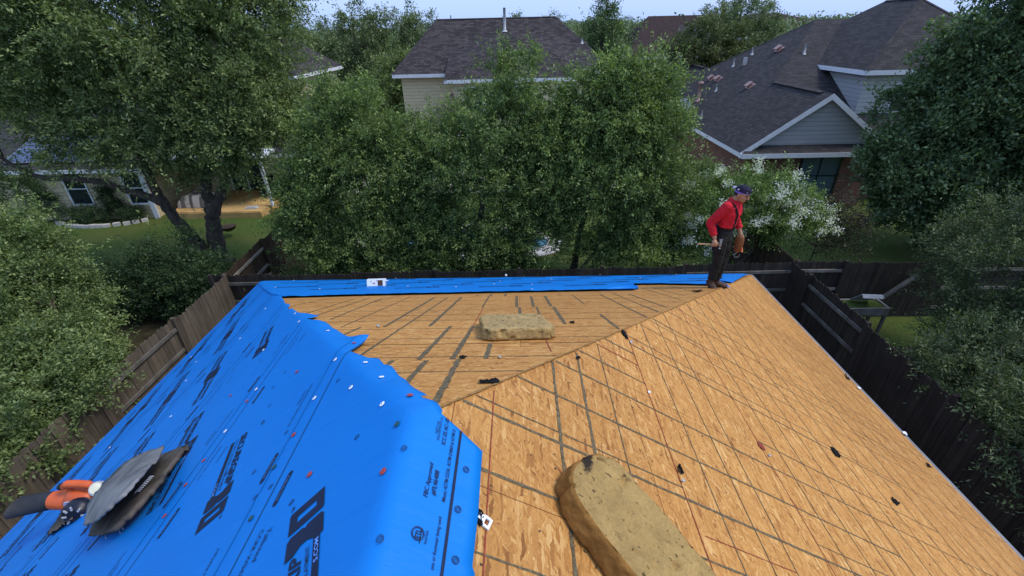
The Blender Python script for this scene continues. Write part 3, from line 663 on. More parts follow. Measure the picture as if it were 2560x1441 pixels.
# ---------------------------------------------------------------- fences
def fence(name, label, A, B, side, sections, h=1.83, mat='fence_brown', rail='rail_grey', seed=0, group=None, rails=(.3, .95, 1.55), cap=None):
    """sections: list of (length, boards_near) from A towards B; side = unit vector towards the viewer"""
    A = Vector((*A, 0)); B = Vector((*B, 0)); d = (B-A).normalized(); side = Vector((*side, 0)).normalized(); rnd = random.Random(seed)
    t = thing(name, label, 'fence', A, 0, group); mb = MB(); tint = []; pos = 0; total = (B-A).length
    nrails = []; posts = []
    for L, near in sections:
        L = min(L, total-pos)
        if L <= .05: break
        posts.append(pos); x = pos
        while x < pos+L-.03:
            w = min(rnd.uniform(.125, .145), pos+L-x); o = .045 if near else -.045
            hh = h+rnd.uniform(-.022, .022); p = A+d*(x+w/2)+side*(o+rnd.uniform(-.004, .004)); lean = rnd.uniform(-.012, .012)
            a, b = d*(w/2-.003), side*.009; top = Z3*hh + d*lean; e = .03
            c = [p-a-b, p+a-b, p+a+b, p-a+b, p-a-b+top-Z3*e, p+a-b+top-Z3*e, p+a+b+top-Z3*e, p-a+b+top-Z3*e]
            mb.hexa(c); tint += [0]*6
            k = w*.28; i = (d*(w/2-k))
            mb.hexa([c[4], c[5], c[6], c[7], p-i-b+top, p+i-b+top, p+i+b+top, p-i+b+top]); tint += [0]*6
            v = min(1, max(0, rnd.gauss(.5, .22))); tint[-12:] = [v]*12
            x += w
        for rz in rails:
            z = rz*h/1.83; nrails.append((A+d*(pos+.02)+Z3*z, A+d*(pos+L-.02)+Z3*z))
        pos += L
    posts.append(pos)
    o = mb.build('pickets', M[mat], t); fence_attr(o, tint)
    for a, b in nrails: r = MB(); r.bar(a, b, .036, .088); ro = r.build('rail', M[rail], t); fence_attr(ro, [.5]*6)
    for p in posts:
        q = A+d*p+side*.0; r = MB(); r.obox(q+Z3*(h+.02)/2+side*.0, d*.045, side*.05, Z3*(h+.06)/2); ro = r.build('post', M[mat], t); fence_attr(ro, [.35]*6)
    return t
fence('wooden_fence', 'weathered brown picket fence running beside the blue slope', (-8.54, 11.67), (-8.54, -4), (1, 0), [(2.28, True), (2.28, False)]+[(2.4, True), (2.4, True), (2.4, False), (2.4, True), (2.4, True)], 1.83, 'fence_brown', 'rail_grey', 1)
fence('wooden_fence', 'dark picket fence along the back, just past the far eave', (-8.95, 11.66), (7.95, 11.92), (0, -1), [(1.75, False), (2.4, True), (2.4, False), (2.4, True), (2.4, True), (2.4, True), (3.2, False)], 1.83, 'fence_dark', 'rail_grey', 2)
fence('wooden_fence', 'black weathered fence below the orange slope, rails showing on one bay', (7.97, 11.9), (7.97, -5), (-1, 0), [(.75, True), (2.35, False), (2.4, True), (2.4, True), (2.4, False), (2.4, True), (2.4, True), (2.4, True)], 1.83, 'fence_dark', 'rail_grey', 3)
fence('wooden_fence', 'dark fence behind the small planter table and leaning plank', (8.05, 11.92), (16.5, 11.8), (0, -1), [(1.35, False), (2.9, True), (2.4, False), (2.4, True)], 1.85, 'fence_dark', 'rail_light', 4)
fence('wooden_fence', 'brown stained divider fence between the oak lawn and the pool yard', (-8.56, 11.75), (-9.0, 19.5), (1, 0), [(2.5, False), (2.4, True), (2.9, True)], 1.83, 'fence_stain', 'rail_light', 5)
fence('wooden_fence', 'brown stained divider fence beside the white flowering bush', (8.08, 12.0), (8.25, 18.5), (-1, 0), [(2.4, True), (2.4, True), (2.4, True)], 1.83, 'fence_stain', 'rail_grey', 6)

# ---------------------------------------------------------------- neighbouring houses
def window(parent, c, u, n, w, h, glass, frame_m='trim_white', bars=(1, 2), name='window'):
    """c = centre on the wall, u = unit vector along the wall, n = outward normal"""
    c, u, n = Vector(c), Vector(u).normalized(), Vector(n).normalized(); f = MB(); t = .07
    f.obox(c+u*(-w/2-t/2)+n*.02, u*t/2, n*.035, Z3*(h/2+t)); f.obox(c+u*(w/2+t/2)+n*.02, u*t/2, n*.035, Z3*(h/2+t))
    f.obox(c+Z3*(h/2+t/2)+n*.02, u*w/2, n*.035, Z3*t/2); f.obox(c-Z3*(h/2+t/2)+n*.03, u*w/2, n*.045, Z3*t/2)
    nx, nz = bars
    for i in range(1, nx): f.obox(c+u*(-w/2+w*i/nx)+n*.015, u*.022, n*.02, Z3*h/2)
    for i in range(1, nz): f.obox(c+Z3*(-h/2+h*i/nz)+n*.015, u*w/2, n*.018, Z3*.022)
    o = f.build(name, M[frame_m], parent)
    g = MB(); g.poly([c-u*w/2-Z3*h/2+n*.006, c+u*w/2-Z3*h/2+n*.006, c+u*w/2+Z3*h/2+n*.006, c-u*w/2+Z3*h/2+n*.006]); g.build('pane', M[glass], o)
    return o
def fascia(parent, pts, mat='trim_white', h=.2, th=.03, name='fascia'):
    f = MB()
    for a, b in zip(pts[:-1], pts[1:]): f.bar(Vector(a)-Z3*h/2, Vector(b)-Z3*h/2, th, h)
    return f.build(name, M[mat], parent)
def ridge_cap(parent, pts, mat, w=.16):
    r = MB()
    for a, b in pts:
        a, b = Vector(a)+Z3*.02, Vector(b)+Z3*.02; d, s, u = frame(b-a); r.poly([a-s*w-u*.05, b-s*w-u*.05, b, a]); r.poly([a, b, b+s*w-u*.05, a+s*w-u*.05])
    return r.build('ridge_cap', M[mat], parent)
def pipe(parent, p, h, r=.05, mat='pale_metal', cap=False, name='vent_pipe'):
    m = MB(); p = Vector(p); m.loft([p-Z3*.05, p+Z3*.02, p+Z3*.06, p+Z3*h], [r*2.2, r*2.0, r, r], 12)
    if cap: m.loft([p+Z3*(h-.02), p+Z3*h, p+Z3*(h+.05), p+Z3*(h+.13), p+Z3*(h+.16)], [r*1.05, r*1.7, r*1.7, r*1.5, r*.5], 12)
    return m.build(name, M[mat], parent)
def box_vent(parent, p, n, mat='pink_metal'):
    m = MB(); p, n = Vector(p), Vector(n).normalized(); u = Z3.cross(n).normalized(); w = n.cross(u)
    m.obox(p+n*.01, u*.24, w*.22, n*.012); m.obox(p+n*.09, u*.12, w*.10, n*.07); m.obox(p+n*.18-w*.05, u*.20, w*.19, n*.022)
    return m.build('box_vent', M[mat], parent)
# -- right: brick house with front gable and a taller block behind
RH = thing('brick_house', 'dark shingled brick house with pale gable, red roof vents and taller rear block', 'house', (13.4, 21.5, 0))
x0, x1, xm, zg, ze_, y0 = 10.05, 16.92, 13.48, 5.17, 2.75, 21.1
sh = MB(); F0 = lambda y: 5.17+.5575*(y-26.3)
sh.poly([(x0, 42, ze_), (x0, y0, ze_), (xm, y0, zg), (xm, 26.3, zg), (17.6, 31.2, 8.07-.13), (xm, 35.5, zg), (xm, 42, zg)])
sh.build('roof', M['shingle_dark'], RH)
r2 = MB(); r2.poly([(xm, y0, zg), (x1, y0, ze_), (x1, 24, ze_), (xm, 26.6, zg+.0)]); r2.build('roof', M['shingle_dark'], RH)
r3 = MB(); r3.poly([(xm-.02, 26.25, zg-.02), (16.95, 22.0, 2.77), (27, 22.0, 2.77), (27, 31.2, 7.94), (17.6, 31.2, 7.94)]); tag(r3.build('roof', M['shingle_dark'], RH), 'brownish slope under the taller block')
r4 = MB(); r4.poly([(17.6, 31.2, 7.94), (27, 31.2, 7.94), (27, 36, 5.2), (xm, 35.5, zg)]); r4.poly([(xm, 35.4, zg), (xm, 42, zg), (16.9, 42, 2.75), (16.9, 35.4, 2.75)]); r4.build('roof', M['shingle_dark'], RH)
ridge_cap(RH, [((xm, 21.8, zg), (xm, 26.2, zg)), ((xm, 36.2, zg), (xm, 41.6, zg))], 'shingle_dark', .2)
ridge_cap(RH, [((xm, 26.3, zg), (17.6, 31.2, 7.94)), ((xm, 35.5, zg), (17.6, 31.2, 7.94))], 'shingle_dark', .12)
gw = MB(); gw.poly([(x0+.35, 21.38, ze_+.22), (x1-.35, 21.38, ze_+.22), (xm, 21.38, zg-.08)]); gw.build('gable', M['grey_siding'], RH)
for a, b in (((x0, y0, ze_), (xm, y0, zg)), ((x1, y0, ze_), (xm, y0, zg))):
    f = MB(); a, b = Vector(a), Vector(b); f.hexa([a-Z3*.24, b-Z3*.24, b-Z3*.24+Vector((0, .04, 0)), a-Z3*.24+Vector((0, .04, 0)), a+Z3*.0, b+Z3*.0, b+Vector((0, .04, 0)), a+Vector((0, .04, 0))]); f.build('rake_board', M['trim_white'], RH)
pt = MB(); pt.poly([(x0+.03, 20.95, ze_-.02), (x1-.03, 20.95, ze_-.02), (x1-.4, 21.375, ze_+.26), (x0+.4, 21.375, ze_+.26)]); pt.build('pent_roof', M['shingle_dark'], RH)
fascia(RH, [(x0+.02, 41.9, ze_), (x0+.02, 20.96, ze_)]); fascia(RH, [(x0+.04, 20.94, ze_-.02), (x1, 20.94, ze_-.02)])
so2 = MB(); so2.poly([(x0+.02, 20.95, ze_-.2), (x1, 20.95, ze_-.2), (x1, 21.7, ze_-.2), (x0+.6, 21.7, ze_-.2), (x0+.6, 42, ze_-.2), (x0+.02, 42, ze_-.2)][::-1]); so2.build('soffit', M['trim_white'], RH)
bw = MB(); bw.box((x0+.5, 21.55, 0), (x1-.45, 42, ze_-.19)); bw.box((x1-.45, 22.6, 0), (26, 30, 2.7)); bw.build('wall', M['red_brick'], RH)
pa, pb = aty(2010, 388, 21.55), aty(2106, 388, 21.55)
window(RH, ((pa.x+pb.x)/2, 21.55, 1.52), (1, 0, 0), (0, -1, 0), pb.x-pa.x, 1.75, 'screen', 'glass_dark', (2, 2))
ub = MB(); ub.poly([(16.55, 33, 3), (16.55, 23.95, 3), (16.55, 23.95, 5.75), (16.55, 33, 5.75)]); ub.build('wall', M['grey_siding'], RH)
ub = MB(); ub.poly([(16.55, 23.95, 2.8), (24, 23.95, 2.8), (24, 23.95, 5.75), (16.55, 23.95, 5.75)]); ub.poly([(24, 23.95, 2.8), (24, 33, 2.8), (24, 33, 5.75), (24, 23.95, 5.75)]); ub.build('wall', M['white_siding'], RH)
E0 = [(16.15, 23.5, 5.82), (24.4, 23.5, 5.82), (24.4, 33.4, 5.82), (16.15, 33.4, 5.82)]; rA, rB = (20.27, 27.2, 8.75), (20.27, 29.7, 8.75)
for q_ in ((E0[3], E0[0], rA, rB), (E0[0], E0[1], rA), (E0[1], E0[2], rB, rA), (E0[2], E0[3], rB)):
    u_ = MB(); u_.poly(q_); u_.build('roof', M['shingle_dark'], RH)
ridge_cap(RH, [(E0[0], rA), (rA, rB), (E0[1], rA)], 'shingle_dark', .12)
fascia(RH, [(16.15, 28.6, 5.82), E0[0], E0[1]])
window(RH, (18.6, 23.95, 4.55), (1, 0, 0), (0, -1, 0), 1.0, 1.2, 'glass_dark')
wing = MB(); wing.poly([(13.6, 44, 6.2), (16, 44, 6.2), (18, 48, 7.8), (14.8, 48, 7.8)]); wing.build('roof', M['shingle_dark'], RH); fascia(RH, [(13.5, 43.98, 6.2), (16.4, 43.98, 6.2)], 'trim_white', .2)
nP = Vector((-.705, 0, 1)).normalized(); onP = lambda x, y: hitp(x, y, Vector((x0, y0, ze_)), nP)
for px, py in ((1780, 197), (1797, 199), (1876, 216)): box_vent(RH, onP(px, py), nP)
box_vent(RH, onP(1949, 124), nP)
pipe(RH, onP(1745, 252), .95, .10, 'pink_metal', True)
for px, py, hh in ((1790, 228, .35), (1753, 296, .4), (1833, 166, .45), (1880, 136, .4)): pipe(RH, onP(px, py), hh, .045)
m = MB(); p = onP(1861, 163); m.obox(p+Z3*.2, (.09, 0, 0), (0, .09, 0), (0, 0, .22)); m.build('vent_stack', M['pale_metal'], RH)
pipe(RH, hitp(2010, 135, Vector((xm, 26.3, zg)), Vector((0, -.5575, 1))), .55, .05)
# satellite dish on the low eave
p = onP(1712, 300); p.x -= .1
SD = thing('satellite_dish', 'pale round satellite dish on the brick house eave', 'satellite dish', p)
m = MB(); m.loft([p, p+Vector((-.05, -.05, .45)), p+Vector((-.15, -.2, .75))], .03, 8); m.loft([p+Vector((-.15, -.2, .72)), p+Vector((-.55, -.75, .62))], .015, 6); m.build('mast', M['pale_metal'], SD)
dn = Vector((-.45, -.75, .45)).normalized(); c = p+Vector((-.15, -.25, .85)); a1, s1, u1 = frame(dn); m = MB(); prev = None
for k in range(6):
    rr = .40*k/5; ring = [c+s1*rr*math.cos(2*math.pi*i/24)+u1*rr*.92*math.sin(2*math.pi*i/24)+dn*.10*(k/5)**2 for i in range(24)]
    if prev:
        for i in range(24): j = (i+1) % 24; m.poly([prev[i], prev[j], ring[j], ring[i]], 0, True)
    prev = ring
o = m.build('dish', M['pale_metal'], SD); md = o.modifiers.new('t', 'SOLIDIFY'); md.thickness = .012
# -- centre: two storey cream house
CH = thing('cream_house', 'two storey cream house with charcoal hip roof, standing behind the middle trees', 'house', (-1, 34, 0))
Y0 = 31.6; ex0, ex1, ez = -7.8, 6.1, 5.47; rz = 8.5; ry = Y0+5.4
ra, rb = (-5.45, ry, rz), (2.75, ry, rz); e = [(ex0, Y0, ez), (ex1, Y0, ez), (ex1, Y0+10.8, ez), (ex0, Y0+10.8, ez)]
for q_ in ((e[0], e[1], rb, ra), (e[1], e[2], rb), (e[2], e[3], ra, rb), (e[3], e[0], ra)): m = MB(); m.poly(q_); m.build('roof', M['shingle_center'], CH)
ridge_cap(CH, [(ra, rb), (e[0], ra), (e[1], rb)], 'shingle_center', .14)
bx0, bx1, bY, bz = -4.35, 4.75, 30.1, 5.2; bp = (.02, 34.6, 7.55)
for q_ in (((bx0, bY, bz), (bx1, bY, bz), bp), ((bx0, 34.7, bz+1.75), (bx0, bY, bz), bp), ((bx1, bY, bz), (bx1, 34.7, bz+1.75), bp)): m = MB(); m.poly([Vector(p)+Z3*.03 for p in q_]); m.build('roof', M['shingle_center'], CH)
ridge_cap(CH, [((bx0, bY, bz+.03), bp), ((bx1, bY, bz+.03), bp)], 'shingle_center', .14)
fascia(CH, [e[3], e[0], (bx0-.02, Y0, ez)]); fascia(CH, [(bx1+.02, Y0, ez), e[1], e[2]]); fascia(CH, [(bx0, bY+1.5, bz+.03), (bx0, bY, bz+.03), (bx1, bY, bz+.03), (bx1, bY+1.5, bz+.03)])
wl_ = MB(); wl_.box((ex0+.45, Y0+.45, 0), (ex1-.45, Y0+10.3, ez-.05)); wl_.box((bx0+.4, bY+.4, 0), (bx1-.4, Y0+.5, bz-.02)); wl_.build('wall', M['cream_siding'], CH)
for wx in (-2.6, .4, 3.0): window(CH, (wx, bY+.4, 4.0), (1, 0, 0), (0, -1, 0), .95, 1.45, 'glass_dark')
window(CH, (-2.0, bY+.4, 1.5), (1, 0, 0), (0, -1, 0), 1.8, 1.9, 'glass_dark', 'trim_white', (2, 1)); window(CH, (2.6, bY+.4, 1.4), (1, 0, 0), (0, -1, 0), 1.2, 1.5, 'glass_dark')
lr = MB(); lr.poly([(-5.7, 22.4, 2.75), (-3.3, 22.4, 2.75), (-3.9, 25.6, 4.5)]); lr.poly([(-3.3, 22.4, 2.75), (-3.3, 30.4, 2.75), (-3.9, 30.4, 4.5), (-3.9, 25.6, 4.5)]); lr.poly([(-5.7, 30.4, 2.75), (-5.7, 22.4, 2.75), (-3.9, 25.6, 4.5), (-3.9, 30.4, 4.5)]); tag(lr.build('roof', M['shingle_center'], CH), 'low porch roof'); fascia(CH, [(-5.7, 22.4, 2.75), (-3.3, 22.4, 2.75), (-3.3, 30, 2.75)], 'trim_white', .22)
for px in (-5.5, -3.6): m = MB(); m.box((px-.08, 22.6, 0), (px+.08, 22.76, 2.55)); m.build('porch_post', M['trim_white'], CH)
nC = Vector((0, -(rz-ez), ry-Y0)).normalized(); onC = lambda x, y: hitp(x, y, Vector(e[0]), nC)
pipe(CH, onC(1262, 78), 1.35, .085); pipe(CH, onC(1195, 118), .35, .04); pipe(CH, onC(1353, 106), .35, .04); pipe(CH, onC(1455, 108), .3, .05)
# -- cream house half hidden behind the oak
BH = thing('cream_house', 'tall cream house mostly hidden behind the big oak, only its roof corner showing', 'house', (-16.5, 33, 0))
hx, hY, hz = -12.8, 29, 5.72; e = [(-22, hY, hz), (hx, hY, hz), (hx, hY+8.5, hz), (-22, hY+8.5, hz)]; ra, rb = (-18.5, hY+4.2, hz+3.0), (-16.4, hY+4.2, hz+3.0)
for q_ in ((e[0], e[1], rb, ra), (e[1], e[2], rb), (e[2], e[3], ra, rb), (e[3], e[0], ra)): m = MB(); m.poly(q_); m.build('roof', M['shingle_center'], BH)
fascia(BH, [e[0], e[1], e[2]]); m = MB(); m.box((-21.6, hY+.4, 0), (hx-.4, hY+8.1, hz-.05)); m.build('wall', M['cream_siding'], BH)
window(BH, (-14.6, hY+.4, 4), (1, 0, 0), (0, -1, 0), .9, 1.3, 'glass_dark')
# -- left: single storey stone house with solar panels and a deck
LH = thing('stone_house', 'low cream stone house with solar panels on its roof, behind the oak', 'house', (-19.5, 23.5, 0))
m = MB(); m.poly([(-30, 20.9, 2.62), (-16.9, 20.9, 2.62), (-16.9, 27, 4.9), (-30, 27, 4.9)]); m.poly([(-16.9, 20.9, 2.62), (-16.9, 33, 2.62), (-16.9, 27, 4.9)]); m.poly([(-16.9, 23.2, 2.62), (-9.2, 23.2, 2.62), (-10.8, 27, 4.9), (-16.9, 27, 4.9)]); m.build('roof', M['shingle_dark'], LH)
fascia(LH, [(-30, 20.88, 2.62), (-16.9, 20.88, 2.62)], 'trim_white', .16); fascia(LH, [(-16.85, 23.18, 2.62), (-9.2, 23.18, 2.62)], 'trim_white', .16)
m = MB(); m.box((-29.5, 21.55, 0), (-17.95, 32, 2.55)); m.build('wall', M['cream_stone'], LH)
m = MB(); m.box((-17.95, 24.9, 0), (-11.6, 32, 2.55)); m.build('wall', M['cream_siding'], LH)
m = MB(); m.box((-18.06, 21.47, 0), (-17.9, 21.63, 2.5)); m.build('corner_board', M['trim_white'], LH)
m = MB(); m.bar((-17.86, 21.5, 2.4), (-17.86, 21.5, .1), .08, .06, up=Vector((0, 1, 0))); m.build('downspout', M['trim_white'], LH)
for px, pw in ((185, .95), (335, 1.0)):
    c = aty(px, 455, 21.55); window(LH, (c.x, 21.55, 1.55), (1, 0, 0), (0, -1, 0), pw, 1.5, 'glass_dark')
window(LH, (-14.9, 24.9, 1.25), (1, 0, 0), (0, -1, 0), 1.7, 1.9, 'glass_dark', 'trim_white', (2, 1))
sn = Vector((0, -2.28, 6.1)).normalized(); su = Vector((1, 0, 0)); sv = sn.cross(su) if sn.cross(su).y > 0 else -sn.cross(su)
for i in range(3):
    for j in range(2):
        c = Vector((-23.2+i*1.72, 21.9+.0, 2.62+.374*1.0))+sv*(j*1.12)+sn*.09
        m = MB(); m.obox(c, su*.83, sv*.53, sn*.02); o = m.build('solar_panel', M['panel'], LH)
        f = MB(); 
        for s_ in (1, -1): f.obox(c+su*s_*.84, su*.012, sv*.54, sn*.025); f.obox(c+sv*s_*.54, su*.85, sv*.012, sn*.025)
        f.build('frame', M['nail_metal'], o)
DK = thing('deck', 'honey coloured low wooden deck at the stone house', 'deck', (-14.8, 23, 0))
m = MB(); m.hexa([(-17.2, 21.4, .28), (-12.65, 21.35, .28), (-12.3, 24.9, .28), (-17.2, 24.9, .28), (-17.2, 21.4, .32), (-12.65, 21.35, .32), (-12.3, 24.9, .32), (-17.2, 24.9, .32)]); m.build('decking', M['deck'], DK)
m = MB(); m.bar((-17.2, 21.38, .14), (-12.63, 21.33, .14), .04, .28); m.bar((-12.63, 21.33, .14), (-12.28, 24.9, .14), .04, .28); m.build('skirt', M['deck'], DK)
m = MB()
for px, py in ((-12.35, 24.6), ): m.box((px-.06, py-.06, .3), (px+.06, py+.06, 2.6))
m.build('post', M['trim_white'], DK)
PCV = thing('patio_cover', 'white flat patio cover over the deck, glimpsed through the oak', 'patio cover', (-14.6, 23.6, 0))
m = MB(); m.box((-17.3, 22.0, 2.72), (-12.2, 24.9, 2.84)); m.build('roof', M['trim_white'], PCV)
for px in (-12.4,): m = MB(); m.box((px-.06, 22.1, .32), (px+.06, 22.22, 2.72)); m.build('post', M['trim_white'], PCV)
# covered furniture, grill, garden edging, swing
CV = MB(); nx, ny = 40, 26; P0 = Vector((-17.15, 22.0, 0)); hgt = {}
for i in range(nx+1):
    for j in range(ny+1):
        a, b = i/nx, j/ny; ed = min(a, 1-a, b, 1-b); z = .32+.62*min(1, ed*6)**.5*(1-.35*abs(a-.4)) + .06*mnoise.noise((a*7+b*2, b*5, 1)) + .05*mnoise.noise((a*14+b*9, 2, b*4)); z = max(.34, z)
        hgt[i, j] = P0+Vector((a*1.75+.08*mnoise.noise((b*6, a*3, 7)), b*1.3+.07*mnoise.noise((a*6, 9, b*3)), z-(.0 if ed > 0.001 else .0)))
for i in range(nx):
    for j in range(ny): CV.poly([hgt[i, j], hgt[i+1, j], hgt[i+1, j+1], hgt[i, j+1]], 0, True, [(i/nx, j/ny), ((i+1)/nx, j/ny), ((i+1)/nx, (j+1)/ny), (i/nx, (j+1)/ny)])
t = NT('striped_cover_cloth', .9, .1); uv = t.coord('UV'); w_ = t.new('ShaderNodeTexWave', wave_type='BANDS', bands_direction='X'); t.put(w_.inputs[0], t.vadd(uv, t.vscale(t.noise(uv, 3, 2, .5, out=1), .25))); w_.inputs['Scale'].default_value = 1.1
t.color(t.ramp(w_.outputs[1], [(.42, (.13, .115, .105)), (.5, (.42, .38, .33))])); M['cover'] = t.mat
tag(CV.build('furniture_cover', M['cover'], None, origin=Vector((0, 0, 0)), merge_doubles=True), 'striped grey cloth thrown over patio furniture on the deck', 'cover')
GR = thing('grill', 'black covered grill on the deck near the white post', 'grill', (-13.2, 24.0, .32)); gm = plain('black_cover', (.012, .013, .015), .6, .3, .4)
m = MB(); m.hexa([(-13.75, 23.7, .33), (-12.7, 23.7, .33), (-12.7, 24.4, .33), (-13.75, 24.4, .33), (-13.65, 23.8, 1.15), (-12.8, 23.8, 1.15), (-12.8, 24.35, 1.15), (-13.65, 24.35, 1.15)]); m.build('body', gm, GR)
m = MB(); m.loft([(-13.5, 24.05, 1.16), (-12.95, 24.05, 1.16)], [(.3, .24), (.3, .24)], 14); m.build('lid', gm, GR)
ST = thing('stepping_mat', 'small grey mat lying on the front corner of the deck', 'mat', (-13.3, 21.9, .325)); m = MB(); m.obox((-13.3, 21.85, .345), (.3, .02, 0), (-.01, .16, 0), (0, 0, .02)); m.obox((-13.28, 21.86, .38), (.2, .02, 0), (-.01, .11, 0), (0, 0, .015)); m.build('mat', M['pale_metal'], ST)
edging = [(-22.4, 20.9), (-21.5, 20.5), (-20.6, 20.35), (-19.7, 20.45), (-18.9, 20.7), (-18.3, 21.1), (-17.9, 21.45)]
eb = MB(); rnd = random.Random(3); epts = []
for (a, b), (c, d_) in zip(edging[:-1], edging[1:]):
    L = math.hypot(c-a, d_-b); n = max(1, int(L/.3))
    for i in range(n): epts.append((a+(c-a)*i/n, b+(d_-b)*i/n, math.atan2(d_-b, c-a)))
GE = thing('garden_edging', 'curved row of pale edging blocks in front of the stone house', 'edging', (-20.3, 20.4, 0))
for k, (a, b, th) in enumerate(epts):
    eb = MB(); u = Vector((math.cos(th), math.sin(th), 0)); eb.obox((a, b, .07), u*.138, Vector((-u.y, u.x, 0))*.09, (0, 0, .075+rnd.uniform(-.01, .01))); eb.build('edging_block', M['concrete'], GE)
SW = thing('swing', 'brown bowl seat of a rope swing hanging from the oak', 'swing', (-12.9, 19.0, .3)); bwm = plain('swing_seat_brown', (.07, .045, .025), .9)
m = MB(); m.loft([(-12.9, 19.0, .28), (-12.9, 19.0, .36), (-12.9, 19.0, .50)], [.12, .27, .33], 14); m.build('seat', bwm, SW)
m = MB(); m.loft([(-12.9, 19.0, .5), (-13.2, 18.2, 3.2), (-13.3, 17.4, 6)], .012, 5); m.build('rope', M['rail_grey'], SW)
# planter table, plank and box behind the far right fence
PT = thing('planter_table', 'raised grey plank planter behind the dark fence', 'planter', (9.55, 11.2, 0))
pt0 = Vector((9.55, 11.15, 0)); m = MB(); m.box((9.0, 10.95, .62), (10.35, 10.99, .86)); m.box((9.0, 11.45, .62), (10.35, 11.49, .86)); m.box((9.0, 10.99, .62), (9.04, 11.45, .86)); m.box((10.31, 10.99, .62), (10.35, 11.45, .86)); m.box((9.04, 10.99, .62), (10.31, 11.45, .66)); m.build('box', M['rail_light'], PT)
m = MB(); m.box((9.04, 10.99, .66), (10.31, 11.45, .82)); m.build('soil_fill', M['lawn'], PT)
for a, b in ((9.05, 10.98), (10.3, 10.98), (9.05, 11.46), (10.3, 11.46)): m = MB(); m.box((a-.035, b-.035, 0), (a+.035, b+.035, .62)); m.build('leg', M['rail_grey'], PT)
SB = thing('sheet_scrap', 'bent pale grey sheet propped in the planter', 'metal sheet', (9.75, 11.2, .84)); m = MB(); m.poly([(9.45, 11.42, .84), (10.05, 11.4, .84), (10.12, 11.1, 1.2), (9.55, 11.12, 1.22)]); m.poly([(9.55, 11.12, 1.22), (10.12, 11.1, 1.2), (10.13, 11.03, 1.12), (9.55, 11.04, 1.14)]); o = m.build('sheet', M['pale_metal'], SB); md = o.modifiers.new('t', 'SOLIDIFY'); md.thickness = .012
LP = MB(); LP.bar(atz(2155, 777, .25), aty(2305, 682, 11.68), .14, .05); tag(LP.build('leaning_plank', M['rail_grey'], None, origin=Vector((0, 0, 0))), 'long grey plank leaning on the dark fence beside the planter', 'plank')
# -- far roofs and distant town
FH = thing('brown_roof_house', 'far house with a broad plain brown roof and orange brick wall', 'house', (18, 62, 0))
e = [(12.6, 60, 4.55), (30, 60, 4.55), (30, 71, 4.55), (12.6, 71, 4.55)]; ra, rb = (16.3, 65.5, 8.75), (26, 65.5, 8.75)
for q_ in ((e[0], e[1], rb, ra), (e[1], e[2], rb), (e[3], e[0], ra)): m = MB(); m.poly(q_); m.build('roof', M['shingle_brown'], FH)
ridge_cap(FH, [((20.7, 65.45, 8.72), (22.6, 61.8, 5.9))], 'shingle_center', .25)
fascia(FH, [e[0], (20.6, 60, 4.55)], 'concrete', .25); m = MB(); m.box((13, 60.5, 0), (29.5, 70.5, 4.4)); m.build('wall', M['orange_brick'], FH); window(FH, (18.6, 60.5, 3.2), (1, 0, 0), (0, -1, 0), .9, 1.6, 'glass_dark')
m = MB(); m.poly([(20.4, 58.2, 4.6), (22.8, 58.2, 6.4), (25.6, 58.2, 6.4), (25.6, 62, 6.4), (22.8, 62, 6.4), (20.4, 60, 4.6)]); m.build('roof', M['shingle_brown'], FH); fascia(FH, [(20.3, 58.15, 4.65), (22.8, 58.15, 6.45), (25.8, 58.15, 6.45)], 'trim_white', .3); m = MB(); m.box((20.8, 58.4, 0), (25.6, 60.5, 4.6)); m.poly([(20.8, 58.4, 4.6), (25.6, 58.4, 4.6), (25.6, 58.4, 6.3), (22.9, 58.4, 6.3)]); m.build('wall', M['orange_brick'], FH)
for k, (px, Yd, w_, h_, z_, lab) in enumerate(((1125, 70, 9, 1.9, 7.3, 'small grey roof peak above the trees left of the cream house'), (1815, 95, 22, 2.2, 7.1, 'dark roof ridge far behind the brown roof'), (1935, 120, 20, 1.6, 8.2, 'thin dark roof line near the skyline by the brick house'))):
    c = aty(px, 50, Yd); t_ = thing('distant_house', lab, 'house', (c.x, Yd, 0)); zt = z_+h_*.7
    m = MB(); E_ = [(c.x-w_/2, Yd, zt-h_), (c.x+w_/2, Yd, zt-h_), (c.x+w_/2, Yd+9, zt-h_), (c.x-w_/2, Yd+9, zt-h_)]; r1, r2_ = (c.x-w_*.12, Yd+4.5, zt+.3), (c.x+w_*.12, Yd+4.5, zt+.3)
    for q_ in ((E_[0], E_[1], r2_, r1), (E_[1], E_[2], r2_), (E_[3], E_[0], r1), (E_[2], E_[3], r1, r2_)): m.poly(q_)
    m.build('roof', M['shingle_center' if k == 0 else 'shingle_brown'], t_); m = MB(); m.box((c.x-w_/2+.4, Yd+.4, 0), (c.x+w_/2-.4, Yd+8.6, zt-h_)); m.build('wall', M['orange_brick' if k else 'cream_siding'], t_)
    if k == 0: pipe(t_, (c.x-.3, Yd+3.5, zt-.1), 1.0, .08)
